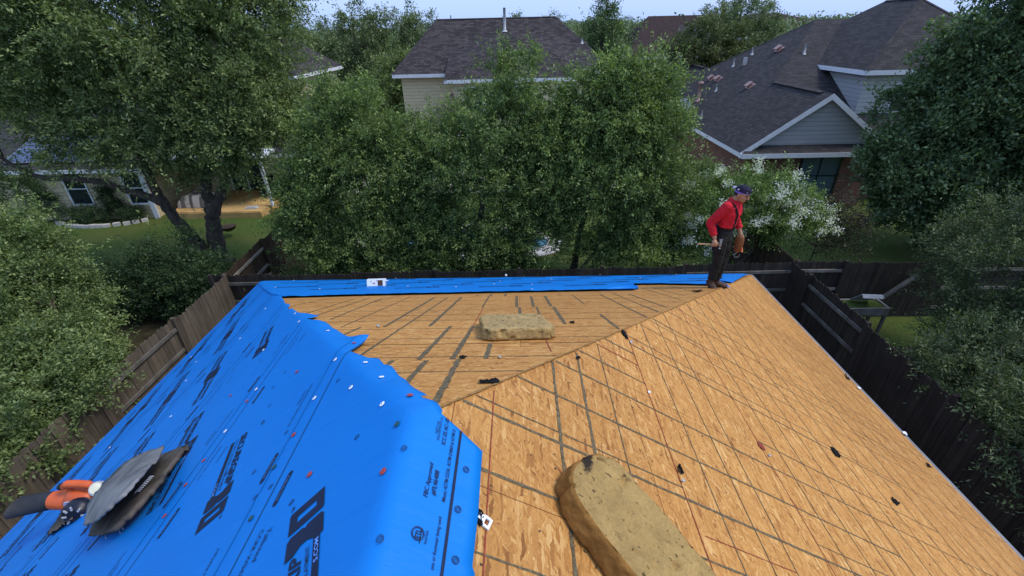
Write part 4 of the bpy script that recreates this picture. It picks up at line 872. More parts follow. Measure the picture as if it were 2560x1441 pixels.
for px0, px1, py, Yd, col, lab in ((1420, 1443, 51, 700, (.44, .40, .30), 'tan block of the distant town left of the upright tree'), (1444, 1470, 53, 820, (.50, .53, .58), 'haze-paled grey distant block in the middle of the skyline'), (1430, 1462, 62, 560, (.66, .68, .70), 'low white distant hall below the skyline blocks'), (1574, 1583, 42, 900, (.60, .62, .66), 'slim haze-paled tower on the skyline right of the upright tree')):  # distance haze put into the wall colours as paleness
    a, b = aty(px0, py, Yd), aty(px1, py, Yd); t_ = thing('town_building', lab, 'building', ((a.x+b.x)/2, Yd, 0)); m = MB(); m.box((a.x, Yd, 0), (b.x, Yd+20, a.z)); m.build('wall', plain('hazed_wall', col, .8, .2, .08, .2), t_)
    nfl = max(2, int(a.z/6)); wm = MB()
    for i in range(1, nfl): wm.box((a.x+1, Yd-.2, a.z*i/nfl), (b.x-1, Yd-.02, a.z*i/nfl+1.6))
    wm.build('window_band', M['screen'], t_)
# ---------------------------------------------------------------- trees and shrubs
def unit(a): return a/np.maximum(np.linalg.norm(a, axis=1, keepdims=True), 1e-9)
def crown_arrays(blobs, nclus, lpc, leaf, crad, seed, up=.25, shell=.5, ntw=9, wratio=.42, bottom=-.75, droop=0):
    r = np.random.default_rng(seed); B = np.array([b[:6] for b in blobs], float); wts = np.array([b[6] if len(b) > 6 else b[3]*b[5] for b in blobs]); wts = wts/wts.sum()
    bi = r.choice(len(B), nclus*2, p=wts); d = unit(r.normal(size=(nclus*2, 3))); keep = d[:, 2] > bottom; bi, d = bi[keep][:nclus], d[keep][:nclus]; n = len(d)
    lump = 1 + .20*np.sin(d[:, 0]*5.1+seed)*np.sin(d[:, 1]*4.3+bi*1.7)+.14*np.sin(d[:, 2]*7+seed*2+bi)
    rad = (shell+(1-shell)*r.random(n)**.6)*lump
    C = B[bi, :3] + d*rad[:, None]*B[bi, 3:6]
    # twigs
    T = n*ntw; ci = np.repeat(np.arange(n), ntw)
    D = unit(d[ci]*.55+r.normal(size=(T, 3))*.62+np.array([0, 0, up])); L = crad*r.uniform(.5, 1.35, T)*np.where(r.random(T) < .20, 2.0, .95); base = C[ci]+r.normal(size=(T, 3))*crad*.22
    m = max(2, lpc//ntw); ti = np.repeat(np.arange(T), m); t = r.random(T*m)**.8
    bend = np.zeros((T*m, 3)); bend[:, 2] = -droop*(t**2)*L[ti]
    P = base[ti]+D[ti]*(t*L[ti])[:, None]+r.normal(size=(T*m, 3))*leaf*.55+bend
    ax = unit(D[ti]*.7+r.normal(size=(T*m, 3))*.6); nr = unit(r.normal(size=(T*m, 3))*.75+np.array([0, 0, .75])); sd = unit(np.cross(ax, nr)); l = leaf*r.uniform(.65, 1.25, T*m); w = l*wratio*.5
    fold = unit(np.cross(sd, ax))*(l*.10)[:, None]
    V = np.stack([P, P+ax*(l*.45)[:, None]+sd*w[:, None]+fold, P+ax*l[:, None], P+ax*(l*.45)[:, None]-sd*w[:, None]+fold], 1).reshape(-1, 3)
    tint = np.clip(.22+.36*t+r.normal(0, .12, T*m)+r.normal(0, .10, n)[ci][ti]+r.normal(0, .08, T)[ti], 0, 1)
    return C, V, tint
def tree(name, label, cat, base, trunks, blobs, nclus, lpc, leaf, crad, mat, seed, group=None, bark='bark', nlimb=40, flowers=None, **kw):
    t = thing(name, label, cat, base, 0, group); C, V, tint = crown_arrays(blobs, nclus, lpc, leaf, crad, seed, **kw)
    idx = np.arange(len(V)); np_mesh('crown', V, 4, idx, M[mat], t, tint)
    rnd = random.Random(seed)
    pool = []
    for pts, r0, r1 in trunks:
        pts = [Vector(p) for p in pts]; sm = []
        for i in range(len(pts)-1):
            p0, p1, p2, p3 = pts[max(i-1, 0)], pts[i], pts[i+1], pts[min(i+2, len(pts)-1)]
            for k in range(5):
                u = k/5; sm.append(.5*((2*p1)+(p2-p0)*u+(2*p0-5*p1+4*p2-p3)*u*u+(3*p1-p0-3*p2+p3)*u**3))
        sm.append(pts[-1]); n = len(sm); rad = [(r0+(r1-r0)*(i/(n-1))**.8)*(1+.35*max(0, 1-i*1.2/5) if r0 > .1 else 1) for i in range(n)]
        m = MB(); m.loft([p+Vector((rnd.uniform(-1, 1), rnd.uniform(-1, 1), 0))*r0*.10 for p in sm], rad, 10 if r0 > .06 else 6); m.build('trunk', M[bark], t)
        pool += [(p, q) for p, q in zip(sm, rad)][n//3:]
    if pool and nlimb:
        for i in rnd.sample(range(len(C)), min(nlimb//3, 26, len(C))):
            m = MB()
            c = Vector(C[i]); best = min(pool, key=lambda q: (q[0]-c).length+max(0, q[0].z-c.z+.3)*1.5); a, ra = best; L = (c-a).length
            if L > 6 or L < .2: continue
            mid = (a+c)/2+Vector((rnd.uniform(-.12, .12)*L, rnd.uniform(-.12, .12)*L, .10*L)); rr = min(ra*.55, .012+.016*L)
            m.loft([a, a+(mid-a)*.5+Vector((rnd.uniform(-.05, .05)*L, 0, .02)), mid, c], [rr, rr*.8, rr*.6, .008], 5, cap=False); m.build('branch', M[bark], t)
    if flowers: flowers(t, C)
    return t
def at16(px, py, Y): return tuple(aty(px, py, Y))
OB = (-11.6, 15.9, 0)
tree('live_oak', 'huge spreading live oak with forked dark trunk on the lawn', 'tree', OB,
     [([(-11.55, 15.9, -.1), at16(540, 610, 15.9), at16(533, 560, 15.9), at16(527, 515, 15.9), at16(515, 470, 15.8), at16(520, 380, 15.6), at16(480, 250, 15.4)], .36, .10),
      ([at16(585, 662, 15.6), at16(548, 655, 15.6), at16(515, 630, 15.55), at16(500, 600, 15.5)], .20, .14),
      ([at16(530, 530, 15.9), at16(548, 490, 16), at16(575, 430, 16.2), at16(620, 330, 16.4), at16(650, 200, 16.2)], .22, .06),
      ([(-11.75, 15.8, 0), at16(520, 640, 15.8), at16(470, 582, 15.6), at16(425, 530, 15.4), at16(392, 480, 15.3), at16(360, 410, 15.2), at16(340, 330, 15.2), at16(330, 220, 15.4)], .27, .08),
      ([at16(408, 505, 15.35), at16(370, 492, 15.2), at16(320, 478, 15.0), at16(250, 455, 14.8), at16(170, 448, 14.7), at16(90, 440, 14.8), at16(10, 400, 15)], .15, .06)],
     [(-8.9, 15.7, 7.2, 1.9, 2.3, 2.6), (-8.5, 15.7, 5.7, 1.3, 1.5, 1.6), (-8.3, 16, 9.4, 1.9, 1.8, 1.6), (-9.6, 15.2, 5.5, 1.9, 1.8, 1.7), (-12.2, 15.0, 5.6, 2.0, 1.9, 2.0), (-11.6, 15.6, 8.6, 3.4, 2.8, 2.8), (-15.2, 15.4, 8.4, 2.8, 2.6, 3.0), (-18.6, 15.2, 8.6, 3.0, 2.6, 3.2), (-19.0, 14.8, 6.2, 1.9, 1.8, 1.5), (-14.2, 15.0, 6.0, 1.4, 1.5, 1.0), (-10.4, 15.8, 4.3, 1.5, 1.3, .8, 1.2), (*at16(20, 470, 14.8), .9, .7, .5, .5), (-9.0, 16.2, 10.2, 2.2, 2.0, 1.6)],
     1750, 270, .105, .66, 'leaf_oak', 3, nlimb=60, shell=.35, droop=.25)
tree('round_tree', 'leafy evergreen nearest the oak, in the row behind the blue eave', 'tree', (-5.0, 13.9, 0), [([(-5.1, 13.9, 0), (-5.0, 13.9, 1.4), (-4.9, 13.9, 3.2), (-4.8, 13.8, 5)], .14, .04), ([(-5.1, 13.9, .5), (-5.7, 13.8, 2), (-6, 13.7, 4)], .09, .03)],
     [(-5.3, 13.9, 2.9, 2.15, 1.5, 2.3), (-5.1, 14.0, 5.0, 1.7, 1.3, 1.2), (-4.9, 14, 6.1, .8, .7, .7, .5), (-6.4, 13.8, 3.3, 1.0, 1.0, 1.4), (-3.4, 13.8, 2.4, 1.2, 1.1, 1.8), (-5.2, 13.5, .9, 2.2, .9, .8), (-3.3, 14, 3.6, .8, .8, 1.0), (-6.2, 13.6, 2.0, 1.3, .9, 1.2), (-3.6, 13.5, 1.3, 1.3, .9, 1.0)], 760, 260, .092, .40, 'leaf_mid', 11, nlimb=40, shell=.35)
tree('round_tree', 'tallest middle tree in the row, sparse twigs reaching over the cream house roof', 'tree', (-1.3, 14.1, 0), [([(-1.4, 14, 0), (-1.3, 14, 1.5), (-1.1, 14, 3.2), (-.5, 14, 5.2), (0, 14, 7)], .15, .03), ([(-1.4, 14, .4), (-2.0, 14, 2.5), (-2.4, 14, 4.5)], .09, .03)],
     [(-1.4, 14.0, 3.1, 2.1, 1.5, 2.3), (-2.8, 14, 4.1, .8, .8, .8, .7), (-2.2, 14, 5.1, .7, .7, .8, .6), (-3.4, 14, 4.9, .7, .7, .7, .6), (1.3, 14, 5.2, .8, .8, .8, .6), (-.6, 14.0, 5.2, 1.4, 1.2, 1.2), (-.1, 14.0, 6.4, .85, .7, 1.0, .7), (.6, 14.0, 4.6, 1.1, 1.1, 1.4), (-1.6, 13.5, 1.5, 2.3, .9, .9), (.5, 14.1, 3.0, 1.0, .9, 1.7), (-2.6, 13.5, .7, 1.6, .8, .5), (-.2, 13.5, .8, 1.5, .8, .5)], 720, 260, .092, .40, 'leaf_mid', 12, nlimb=40, shell=.35)
tree('round_tree', 'broad dense tree with dark trunk in the row, next to the white flowering bush', 'tree', (2.0, 14.6, 0), [([(1.85, 14.3, 0), (1.95, 14.3, 1.0), (2.1, 14.3, 2.2), (2.6, 14.2, 4), (3.0, 14.2, 6)], .15, .03), ([(2.0, 14.3, 0), (2.3, 14.3, .7), (3.3, 14.3, 2.2), (4.2, 14.2, 4)], .09, .03)],
     [(2.9, 14.2, 3.6, 2.2, 1.5, 2.0), (3.4, 14.2, 5.5, 1.7, 1.3, 1.3), (3.8, 14.2, 4.2, 1.25, 1.2, 1.7), (1.2, 14.1, 4.0, 1.2, 1.1, 1.8), (3.9, 14.0, 2.0, 1.2, 1.1, 1.2), (3.2, 14, 6.6, .8, .7, .6, .5), (1.9, 14.1, 6.0, .8, .7, .8, .6), (3.6, 13.6, 1.4, 1.7, .9, .9), (1.0, 13.7, 2.2, 1.1, .8, 1.0)], 800, 260, .095, .40, 'leaf_mid', 13, nlimb=40, shell=.35)
def blossoms(t, C):
    r = np.random.default_rng(4); c = C[(C[:, 2] > 1.7) | (C[:, 1] < 14)]; c = c[r.choice(len(c), min(125, len(c)), replace=False)]
    n = len(c); k = 90; P = np.repeat(c, k, 0)+r.normal(size=(n*k, 3))*np.array([.085, .085, .075])+np.repeat(unit(c-np.array([7.0, 15.0, 1.9]))*.40+np.array([0, -.05, .12]), k, 0)
    ax, b = unit(r.normal(size=(n*k, 3))), unit(r.normal(size=(n*k, 3))); s_ = .052; V = np.stack([P, P+ax*s_*.5+b*s_*.45, P+ax*s_, P+ax*s_*.5-b*s_*.45], 1).reshape(-1, 3)
    np_mesh('blossom', V, 4, np.arange(len(V)), M['petal'], t, np.clip(r.normal(.5, .2, n*k), 0, 1))
tree('flowering_bush', 'wide crape myrtle covered in white blossom, behind the man in red', 'bush', (7.2, 14.6, 0), [([(7.2, 14.6, 0), (6.8, 14.5, 1), (6.2, 14.4, 2.2)], .07, .02), ([(7.3, 14.6, 0), (7.5, 14.5, 1.2), (7.8, 14.5, 2.6)], .07, .02), ([(7.4, 14.6, 0), (8.3, 14.5, 1.2), (9.2, 14.4, 2.3)], .06, .02), ([(7.1, 14.6, 0), (7.0, 14.3, 1.5), (6.9, 14.2, 3)], .05, .02)],
     [(5.9, 14.1, 2.8, 1.4, 1.1, 1.0), (7.8, 14.4, 2.8, 1.5, 1.1, .9), (7.0, 14.1, 2.2, 2.0, 1.0, .9), (5.7, 14.0, 1.7, 1.0, .9, .8), (8.9, 14.3, 2.2, .9, .8, .7)], 430, 220, .075, .38, 'leaf_myrtle', 21, nlimb=60, flowers=blossoms, up=.4)
tree('red_oak', 'large dark green oak towering in front of the brick house', 'tree', (16.0, 17.0, 0), [([(16.0, 17, 0), (15.9, 17, 2), (15.8, 17, 5), (15.9, 17, 8)], .22, .06), ([(15.9, 17, 1.8), (14.6, 16.6, 3.5), (13.8, 16.4, 5)], .10, .03), ([(15.9, 17, 2), (17.5, 16.6, 4), (18.5, 16.4, 6)], .10, .03)],
     [(15.4, 16.6, 4.4, 2.3, 1.9, 2.0), (16.4, 16.8, 6.8, 2.3, 2.0, 1.9), (17.2, 16.8, 8.6, 2.0, 1.9, 1.7), (13.9, 16.2, 3.4, 1.5, 1.4, 1.5), (17.8, 16.2, 4.0, 2.4, 1.8, 2.4), (15.2, 15.8, 2.1, 2.2, 1.4, 1.2), (18.6, 16, 6.6, 2.2, 1.8, 2.4), (14.8, 16.6, 6.2, 1.2, 1.2, 1.1), (17.0, 15.4, 1.6, 2.4, 1.2, 1.1)], 950, 220, .15, .52, 'leaf_dark', 31, nlimb=90, wratio=.5)
tree('cedar_elm', 'near feathery grey green tree beside the dark fence, edge of the orange slope', 'tree', (11.8, 8.6, 0), [([(11.9, 8.7, 0), (11.8, 8.6, 1.4), (11.7, 8.7, 3), (11.9, 8.9, 4.2)], .12, .03), ([(11.8, 8.6, .8), (10.9, 8.2, 1.6), (10.1, 7.9, 2.3)], .06, .02)],
     [(11.4, 9.4, 3.0, 1.5, 1.7, 1.3), (12.6, 9.2, 3.9, 1.3, 1.6, 1.1), (11.0, 8.6, 1.5, 1.2, 1.3, 1.0), (8.9, 7.0, 2.0, .9, 1.2, .8), (8.8, 5.2, 1.9, 1.0, 1.3, .8), (9.0, 3.4, 1.8, 1.1, 1.3, .8), (9.0, 1.7, 1.8, 1.1, 1.2, .8), (10.4, 7.4, 1.3, 1.3, 1.8, .9), (11.6, 7.2, 2.0, 1.4, 1.9, 1.2), (10.4, 5.5, .8, 1.3, 1.6, .8), (12.0, 6.0, 1.4, 1.4, 1.6, 1.0)], 1150, 240, .075, .38, 'leaf_elm', 41, nlimb=50, wratio=.32, droop=.2)
tree('small_oak', 'near bright leaved young oak leaning over the brown fence', 'tree', (-10.6, 8.8, 0), [([(-10.7, 8.8, 0), (-10.6, 8.8, 1.2), (-10.5, 8.7, 2.4), (-10.8, 8.9, 3.6)], .11, .03), ([(-10.6, 8.8, .7), (-9.9, 8.0, 1.6), (-9.3, 7.6, 2.2)], .06, .02)],
     [(-11.9, 9.2, 3.5, 1.4, 1.3, 1.1), (-11.0, 8.9, 2.5, 1.2, 1.2, 1.0), (-10.1, 7.9, 1.9, 1.0, 1.2, .9), (-10.0, 6.8, 1.3, 1.3, 1.5, .9), (-12.4, 8.8, 3.0, 1.3, 1.6, 1.4), (-11.0, 7.4, 2.4, 1.3, 1.6, 1.2), (-9.0, 6.4, 2.0, .8, 1.3, .6), (-9.1, 5.0, 1.7, .8, 1.0, .5), (-9.7, 5.6, .9, 1.2, 1.1, .8)], 820, 240, .075, .36, 'leaf_fore', 42, nlimb=40, wratio=.46)
tree('dark_shrub', 'dense dark shrub under the oak, behind the corner of the brown fence', 'shrub', (-10.6, 12.8, 0), [([(-10.6, 12.8, 0), (-10.6, 12.8, 1), (-10.5, 12.8, 2)], .05, .02)],
     [(-10.7, 12.9, 1.2, 1.2, 1.0, 1.1), (-11.5, 12.7, 1.0, 1.2, 1.0, 1.0), (-9.9, 12.6, 1.0, .8, .7, .9), (-12.6, 12.4, 1.0, 1.0, .9, 1.0)], 380, 240, .07, .33, 'leaf_shrub', 51, nlimb=20)
tree('brown_shrub', 'thin reddish brown shrub between the white bush and the dark oak', 'shrub', (10.4, 14.9, 0), [([(10.4, 14.9, 0), (10.4, 14.8, 1.2), (10.3, 14.8, 2.2)], .03, .01)], [(10.4, 14.8, 1.6, .8, .7, 1.1), (11.2, 14.6, 1.3, .8, .7, .9)], 110, 90, .07, .42, 'leaf_brown', 52, nlimb=60, up=.6)
for k, (sx, sy, rr, lab) in enumerate(((-21.7, 20.95, .42, 'low green bush below the first stone house window'), (-20.6, 20.9, .5, 'widest low bush in the edged bed of the stone house'), (-18.9, 21.15, .34, 'small bush by the white corner of the stone house'))):
    tree('low_bush', lab, 'bush', (sx, sy, 0), [], [(sx, sy, .35, rr*1.5, rr*.8, rr*.8)], 50, 110, .06, .22, 'leaf_shrub', 60+k, 'low bushes in the edged bed', up=.5)
for k, (px_, w_, lab) in enumerate(((268, .45, 'narrow vine covering the stone wall between its two windows'), (95, .8, 'wide vine on the stone wall left of its windows'))):
    vx = aty(px_, 480, 21.4).x; tree('wall_vine', lab, 'vine', (vx, 21.35, 0), [([(vx, 21.45, 0), (vx, 21.45, 1.6)], .02, .01)], [(vx, 21.35, .95, w_*.8, .16, .9)], 60, 110, .07, .28, 'leaf_shrub', 75+k, nlimb=6)
tree('low_bush', 'small bright weed bush behind the far eave by the stained fence', 'bush', (-7.6, 13.6, 0), [], [(-7.6, 13.4, .5, .5, .45, .45)], 40, 110, .07, .22, 'leaf_mid', 70)
# far trees
def far_tree(nm, lab, c, rx, rz, mat, seed, ncl=150, lpc=120, leaf=.2, cone=False, grp='trees rising beyond the far houses'):
    x, y, zt = c; zc = zt-rz
    bl = [(x, y, zc, rx, rx*.9, rz), (x+rx*.5, y-.5, zc-.3*rz, rx*.7, rx*.7, rz*.7), (x-rx*.5, y-.3, zc-.2*rz, rx*.7, rx*.7, rz*.75), (x+.2*rx, y, zc+.35*rz, rx*.55, rx*.55, rz*.6)]
    if cone: bl = [(x, y, zt*.25, rx, rx, zt*.25), (x, y, zt*.5, rx*.85, rx*.85, zt*.25), (x, y, zt*.72, rx*.6, rx*.6, zt*.2), (x, y, zt*.88, rx*.3, rx*.3, zt*.12)]
    return tree(nm, lab, 'tree', (x, y, 0), [([(x, y, 0), (x, y, zc), (x+.2, y, zt-.6)], .2, .05)], bl, ncl, lpc, leaf, .55 if not cone else .6, mat, seed, grp, nlimb=25, up=.5 if cone else .3)
far_tree('upright_tree', 'pointed upright tree standing against the sky right of the cream house', (6.6, 40, 9.9), 1.9, 3, 'leaf_conifer', 81, 190, 130, .17, True)
far_tree('willow_tree', 'yellow green feathery tree left of the dark brick house roof', (15.0, 40.5, 8.2), 3.0, 2.6, 'leaf_willow', 82, 210, 140, .19)
far_tree('broad_tree', 'broad tree left of the cream house, nearest its roof', (-9.6, 46, 9.4), 3.1, 3.6, 'leaf_far', 83, 210, 130, .2)
far_tree('broad_tree', 'highest broad tree between the big oak and the cream house', (-14.0, 45, 9.9), 3.4, 3.8, 'leaf_far', 84, 220, 130, .2)
far_tree('broad_tree', 'broad tree half covered by the edge of the big oak', (-19.5, 44, 9.7), 3.6, 3.9, 'leaf_far', 85, 180, 120, .2)
far_tree('broad_tree', 'lower tree between the two cream houses', (-9.0, 37.5, 6.5), 2.3, 2.9, 'leaf_oak', 86, 150, 130, .18)
far_tree('broad_tree', 'bushy tree on the skyline just left of the tall rear block', (26, 62, 10.6), 4.2, 3.2, 'leaf_far', 87, 150, 120, .26)
far_tree('broad_tree', 'thin tree top poking above the right end of the cream house ridge', (4.4, 62, 9.1), 1.5, 1.6, 'leaf_far', 88, 50, 70, .22)
far_tree('broad_tree', 'tree top above the cream house ridge beside the tall vent pipe', (-.2, 70, 9.0), 3.2, 2.0, 'leaf_far', 89, 80, 80, .26)
far_tree('broad_tree', 'tree behind the brown roof on its left', (11.2, 66, 8.8), 3.4, 3.0, 'leaf_far', 90, 140, 110, .26)
far_tree('broad_tree', 'tree in a gap right of the upright tree', (8.8, 52, 7.8), 2.2, 2.6, 'leaf_far', 91, 110, 110, .22)
far_tree('broad_tree', 'dark tree behind the stone house roof', (-24, 30, 9), 4, 4, 'leaf_oak', 92, 200, 120, .2)
# the far wooded suburb, one mass to the skyline
r = np.random.default_rng(99); N = 5200; ang = r.uniform(-1.25, 1.25, N); R_ = 75+700*r.random(N)**1.8; cx, cy = R_*np.sin(ang), R_*np.cos(ang); cz = 2.5+4.6*r.random(N)**.7+.6*np.sin(cx*.05)+np.where(R_ > 300, .5, 0)
ok = (cx/cy > -.75) & (cy > 60); cx, cy, cz, R_ = cx[ok], cy[ok], cz[ok], R_[ok]; n = len(cx); k = 46
sc_ = (.5+R_/260)[:, None]; P = np.repeat(np.stack([cx, cy, cz], 1), k, 0)+r.normal(size=(n*k, 3))*np.repeat(sc_*np.array([1.7, 1.7, .75]), k, 0); ax, b = unit(r.normal(size=(n*k, 3))), unit(r.normal(size=(n*k, 3))); l = np.repeat(.30+R_/420, k)[:, None]
V = np.stack([P, P+ax*l*.5+b*l*.4, P+ax*l, P+ax*l*.5-b*l*.4], 1).reshape(-1, 3)
tag(np_mesh('distant_woods', V, 4, np.arange(len(V)), M['leaf_far'], None, np.clip(r.normal(.42, .16, n*k), 0, 1)), 'low wooded suburb fading towards the skyline', 'woods', kind='stuff')
# ---------------------------------------------------------------- loose things on the roof
def slope_axes(nrm, ang):
    """unit axes lying in a slope: ang is the plan direction of the first"""
    d = Vector((math.cos(ang), math.sin(ang), 0)); d.z = -(nrm.x*d.x+nrm.y*d.y)/nrm.z; d.normalize(); return d, nrm.cross(d).normalized()
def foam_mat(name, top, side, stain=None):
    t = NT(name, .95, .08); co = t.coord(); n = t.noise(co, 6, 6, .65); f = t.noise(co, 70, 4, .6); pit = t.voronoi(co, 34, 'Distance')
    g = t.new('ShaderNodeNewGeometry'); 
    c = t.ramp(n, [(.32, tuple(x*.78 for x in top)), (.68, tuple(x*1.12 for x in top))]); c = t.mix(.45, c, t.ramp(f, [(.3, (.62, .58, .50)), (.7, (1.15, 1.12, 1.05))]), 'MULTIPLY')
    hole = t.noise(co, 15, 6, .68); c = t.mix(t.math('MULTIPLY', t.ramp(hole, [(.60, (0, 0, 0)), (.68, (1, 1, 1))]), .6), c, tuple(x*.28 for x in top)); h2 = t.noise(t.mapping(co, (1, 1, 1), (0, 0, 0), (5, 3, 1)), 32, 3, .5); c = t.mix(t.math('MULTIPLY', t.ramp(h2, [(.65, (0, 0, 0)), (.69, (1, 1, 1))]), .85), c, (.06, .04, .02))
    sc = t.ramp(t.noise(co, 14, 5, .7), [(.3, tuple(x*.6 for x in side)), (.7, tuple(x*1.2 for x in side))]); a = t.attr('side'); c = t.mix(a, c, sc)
    if stain:
        for loc, sc_, rz, th in stain:
            m = t.mapping(co, (1, 1, 1), (0, 0, 0), tuple(-x for x in loc)); m = t.mapping(m, (1/sc_[0], 1/sc_[1], 1/sc_[2]), (0, 0, rz)); ln = t.new('ShaderNodeVectorMath', operation='LENGTH'); t.put(ln.inputs[0], m)
            k = t.math('SUBTRACT', t.math('ADD', 1.25, t.math('MULTIPLY', t.math('SUBTRACT', f, .5), 1.6)), ln.outputs['Value']); c = t.mix(t.ramp(k, [(.1, (0, 0, 0)), (.5, (th, th, th))]), c, (.012, .012, .014))
    t.color(c); t.bump(t.math('ADD', f, t.math('MULTIPLY', hole, .6)), .7, .006); return t.mat
def foam(name, label, c, e1, e2, n, L, W, T, rad, mat, seed, rough=.006, prad=.1):
    t = thing(name, label, 'foam block', c); N = 70; me_v = []; faces = []; sides = []
    for ax in range(3):
        for sg in (-1, 1):
            b = len(me_v); nx, ny = ((N, N) if ax == 2 else (N, 16))
            for i in range(nx+1):
                for j in range(ny+1):
                    a_, b_ = -1+2*i/nx, -1+2*j/ny
                    q = [0, 0, 0]; q[ax] = sg
                    if ax == 2: q[0], q[1] = a_, b_
                    else: q[1-ax], q[2] = a_, b_
                    p = Vector((q[0]*L/2, q[1]*W/2, q[2]*T/2)); h = Vector((L/2-rad, W/2-rad, T/2-rad*.45)); inn = Vector([max(-h[k], min(h[k], p[k])) for k in range(3)]); r = p-inn
                    r = Vector((r.x/rad, r.y/rad, r.z/(rad*.45))); 
                    if r.length > 1e-6: r = r.normalized()
                    p = inn+Vector((r.x*rad, r.y*rad, r.z*rad*.45))
                    s = p*9+Vector((seed*7.7, 0, 0)); d = mnoise.noise(s)*rough*1.3+mnoise.noise(s*3.3)*rough*.8+mnoise.noise(s*9)*rough*.4-max(0, mnoise.noise(s*2.1+Vector((9, 2, 5)))-.34)*rough*9
                    nn = Vector((p.x/L, p.y/W, p.z/T*1.0)); k_ = ax
                    vn = Vector((0, 0, 0)); vn[ax] = sg
                    p += vn*d if (abs(a_) < .999 and abs(b_) < .999) else vn*0; 
                    hx_, hy_ = L/2-prad, W/2-prad; dx_, dy_ = abs(p.x)-hx_, abs(p.y)-hy_
                    if dx_ > 0 and dy_ > 0: kk = max(dx_, dy_)/math.hypot(dx_, dy_); p.x = math.copysign(hx_+dx_*kk, p.x); p.y = math.copysign(hy_+dy_*kk, p.y)
                    p.x += .012*mnoise.noise(Vector((p.y*5, seed, 0))); p.y += .012*mnoise.noise(Vector((p.x*5, 3, seed)))
                    me_v.append(p)
            for i in range(nx):
                for j in range(ny):
                    w = b+i*(ny+1)+j; f = [w, w+ny+1, w+ny+2, w+1]; flip = (sg > 0) == (ax == 1)
                    faces.append(f[::-1] if flip else f); sides.append(0.0 if ax == 2 and sg > 0 else 1.0)
    me = bpy.data.meshes.new('block'); me.from_pydata([e1*p.x+e2*p.y+n*(p.z+T/2) for p in me_v], [], faces); me.materials.append(mat)
    at = me.attributes.new('side', 'FLOAT', 'FACE'); at.data.foreach_set('value', sides)
    bm = bmesh.new(); bm.from_mesh(me); bmesh.ops.remove_doubles(bm, verts=bm.verts, dist=.0008); bmesh.ops.recalc_face_normals(bm, faces=bm.faces); bm.to_mesh(me); bm.free()
    me.polygons.foreach_set('use_smooth', [True]*len(me.polygons)); o = bpy.data.objects.new('block', me); COL.objects.link(o); o.parent = t
    return t
a0, a1, a2 = rp(1365, 1230), rp(1515, 1425), None
e1 = (a1-a0).normalized(); e2 = N_RIGHT.cross(e1).normalized()
LN, WN, TN = .88, .46, .13
c = a0+e1*(LN/2-.01)+e2*(WN/2-.035)
st = rp(1458, 1200); loc = tuple((st+N_RIGHT*.02-c))
st2 = rp(1490, 1405); loc2 = tuple(st2-c+e2*.06)
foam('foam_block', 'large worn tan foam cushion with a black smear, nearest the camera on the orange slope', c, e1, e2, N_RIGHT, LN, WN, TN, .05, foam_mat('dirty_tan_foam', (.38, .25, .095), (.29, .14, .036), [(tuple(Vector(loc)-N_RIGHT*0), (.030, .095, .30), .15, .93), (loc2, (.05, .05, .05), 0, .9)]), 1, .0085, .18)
b0, b1 = rp(1207, 856), rp(1393, 849); e1 = (b1-b0).normalized(); e2 = N_FAR.cross(e1).normalized(); LM = (b1-b0).length; WM = .80
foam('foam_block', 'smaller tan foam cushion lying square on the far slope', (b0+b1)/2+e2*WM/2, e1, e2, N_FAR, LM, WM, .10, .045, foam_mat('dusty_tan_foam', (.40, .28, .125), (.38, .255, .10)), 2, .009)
# scraps of black felt
def scrap(name, label, pts, cat='scrap', mat='felt', h=.004, curl=.01, seed=0, group=None, z=None):
    rnd = random.Random(seed); P = []
    for i in range(len(pts)):
        a, b = pts[i], pts[(i+1) % len(pts)]
        for k in range(4): u = k/4; P.append((a[0]+(b[0]-a[0])*u+(rnd.uniform(-1, 1) if k else 0), a[1]+(b[1]-a[1])*u+(rnd.uniform(-.6, .6) if k else 0)))
    Q = [rp(*p)+Vector((0, 0, h+curl*rnd.random())) for p in P]; c = sum(Q, Vector())/len(Q)
    m = MB()
    for i in range(len(Q)): m.poly([c+Vector((0, 0, h*.5)), Q[i], Q[(i+1) % len(Q)]])
    o = m.build(name, M[mat], None, origin=c, merge_doubles=True); o.location = c; md = o.modifiers.new('t', 'SOLIDIFY'); md.thickness = .004
    return tag(o, label, cat, group)
GS = 'scraps of black felt left on the boards'
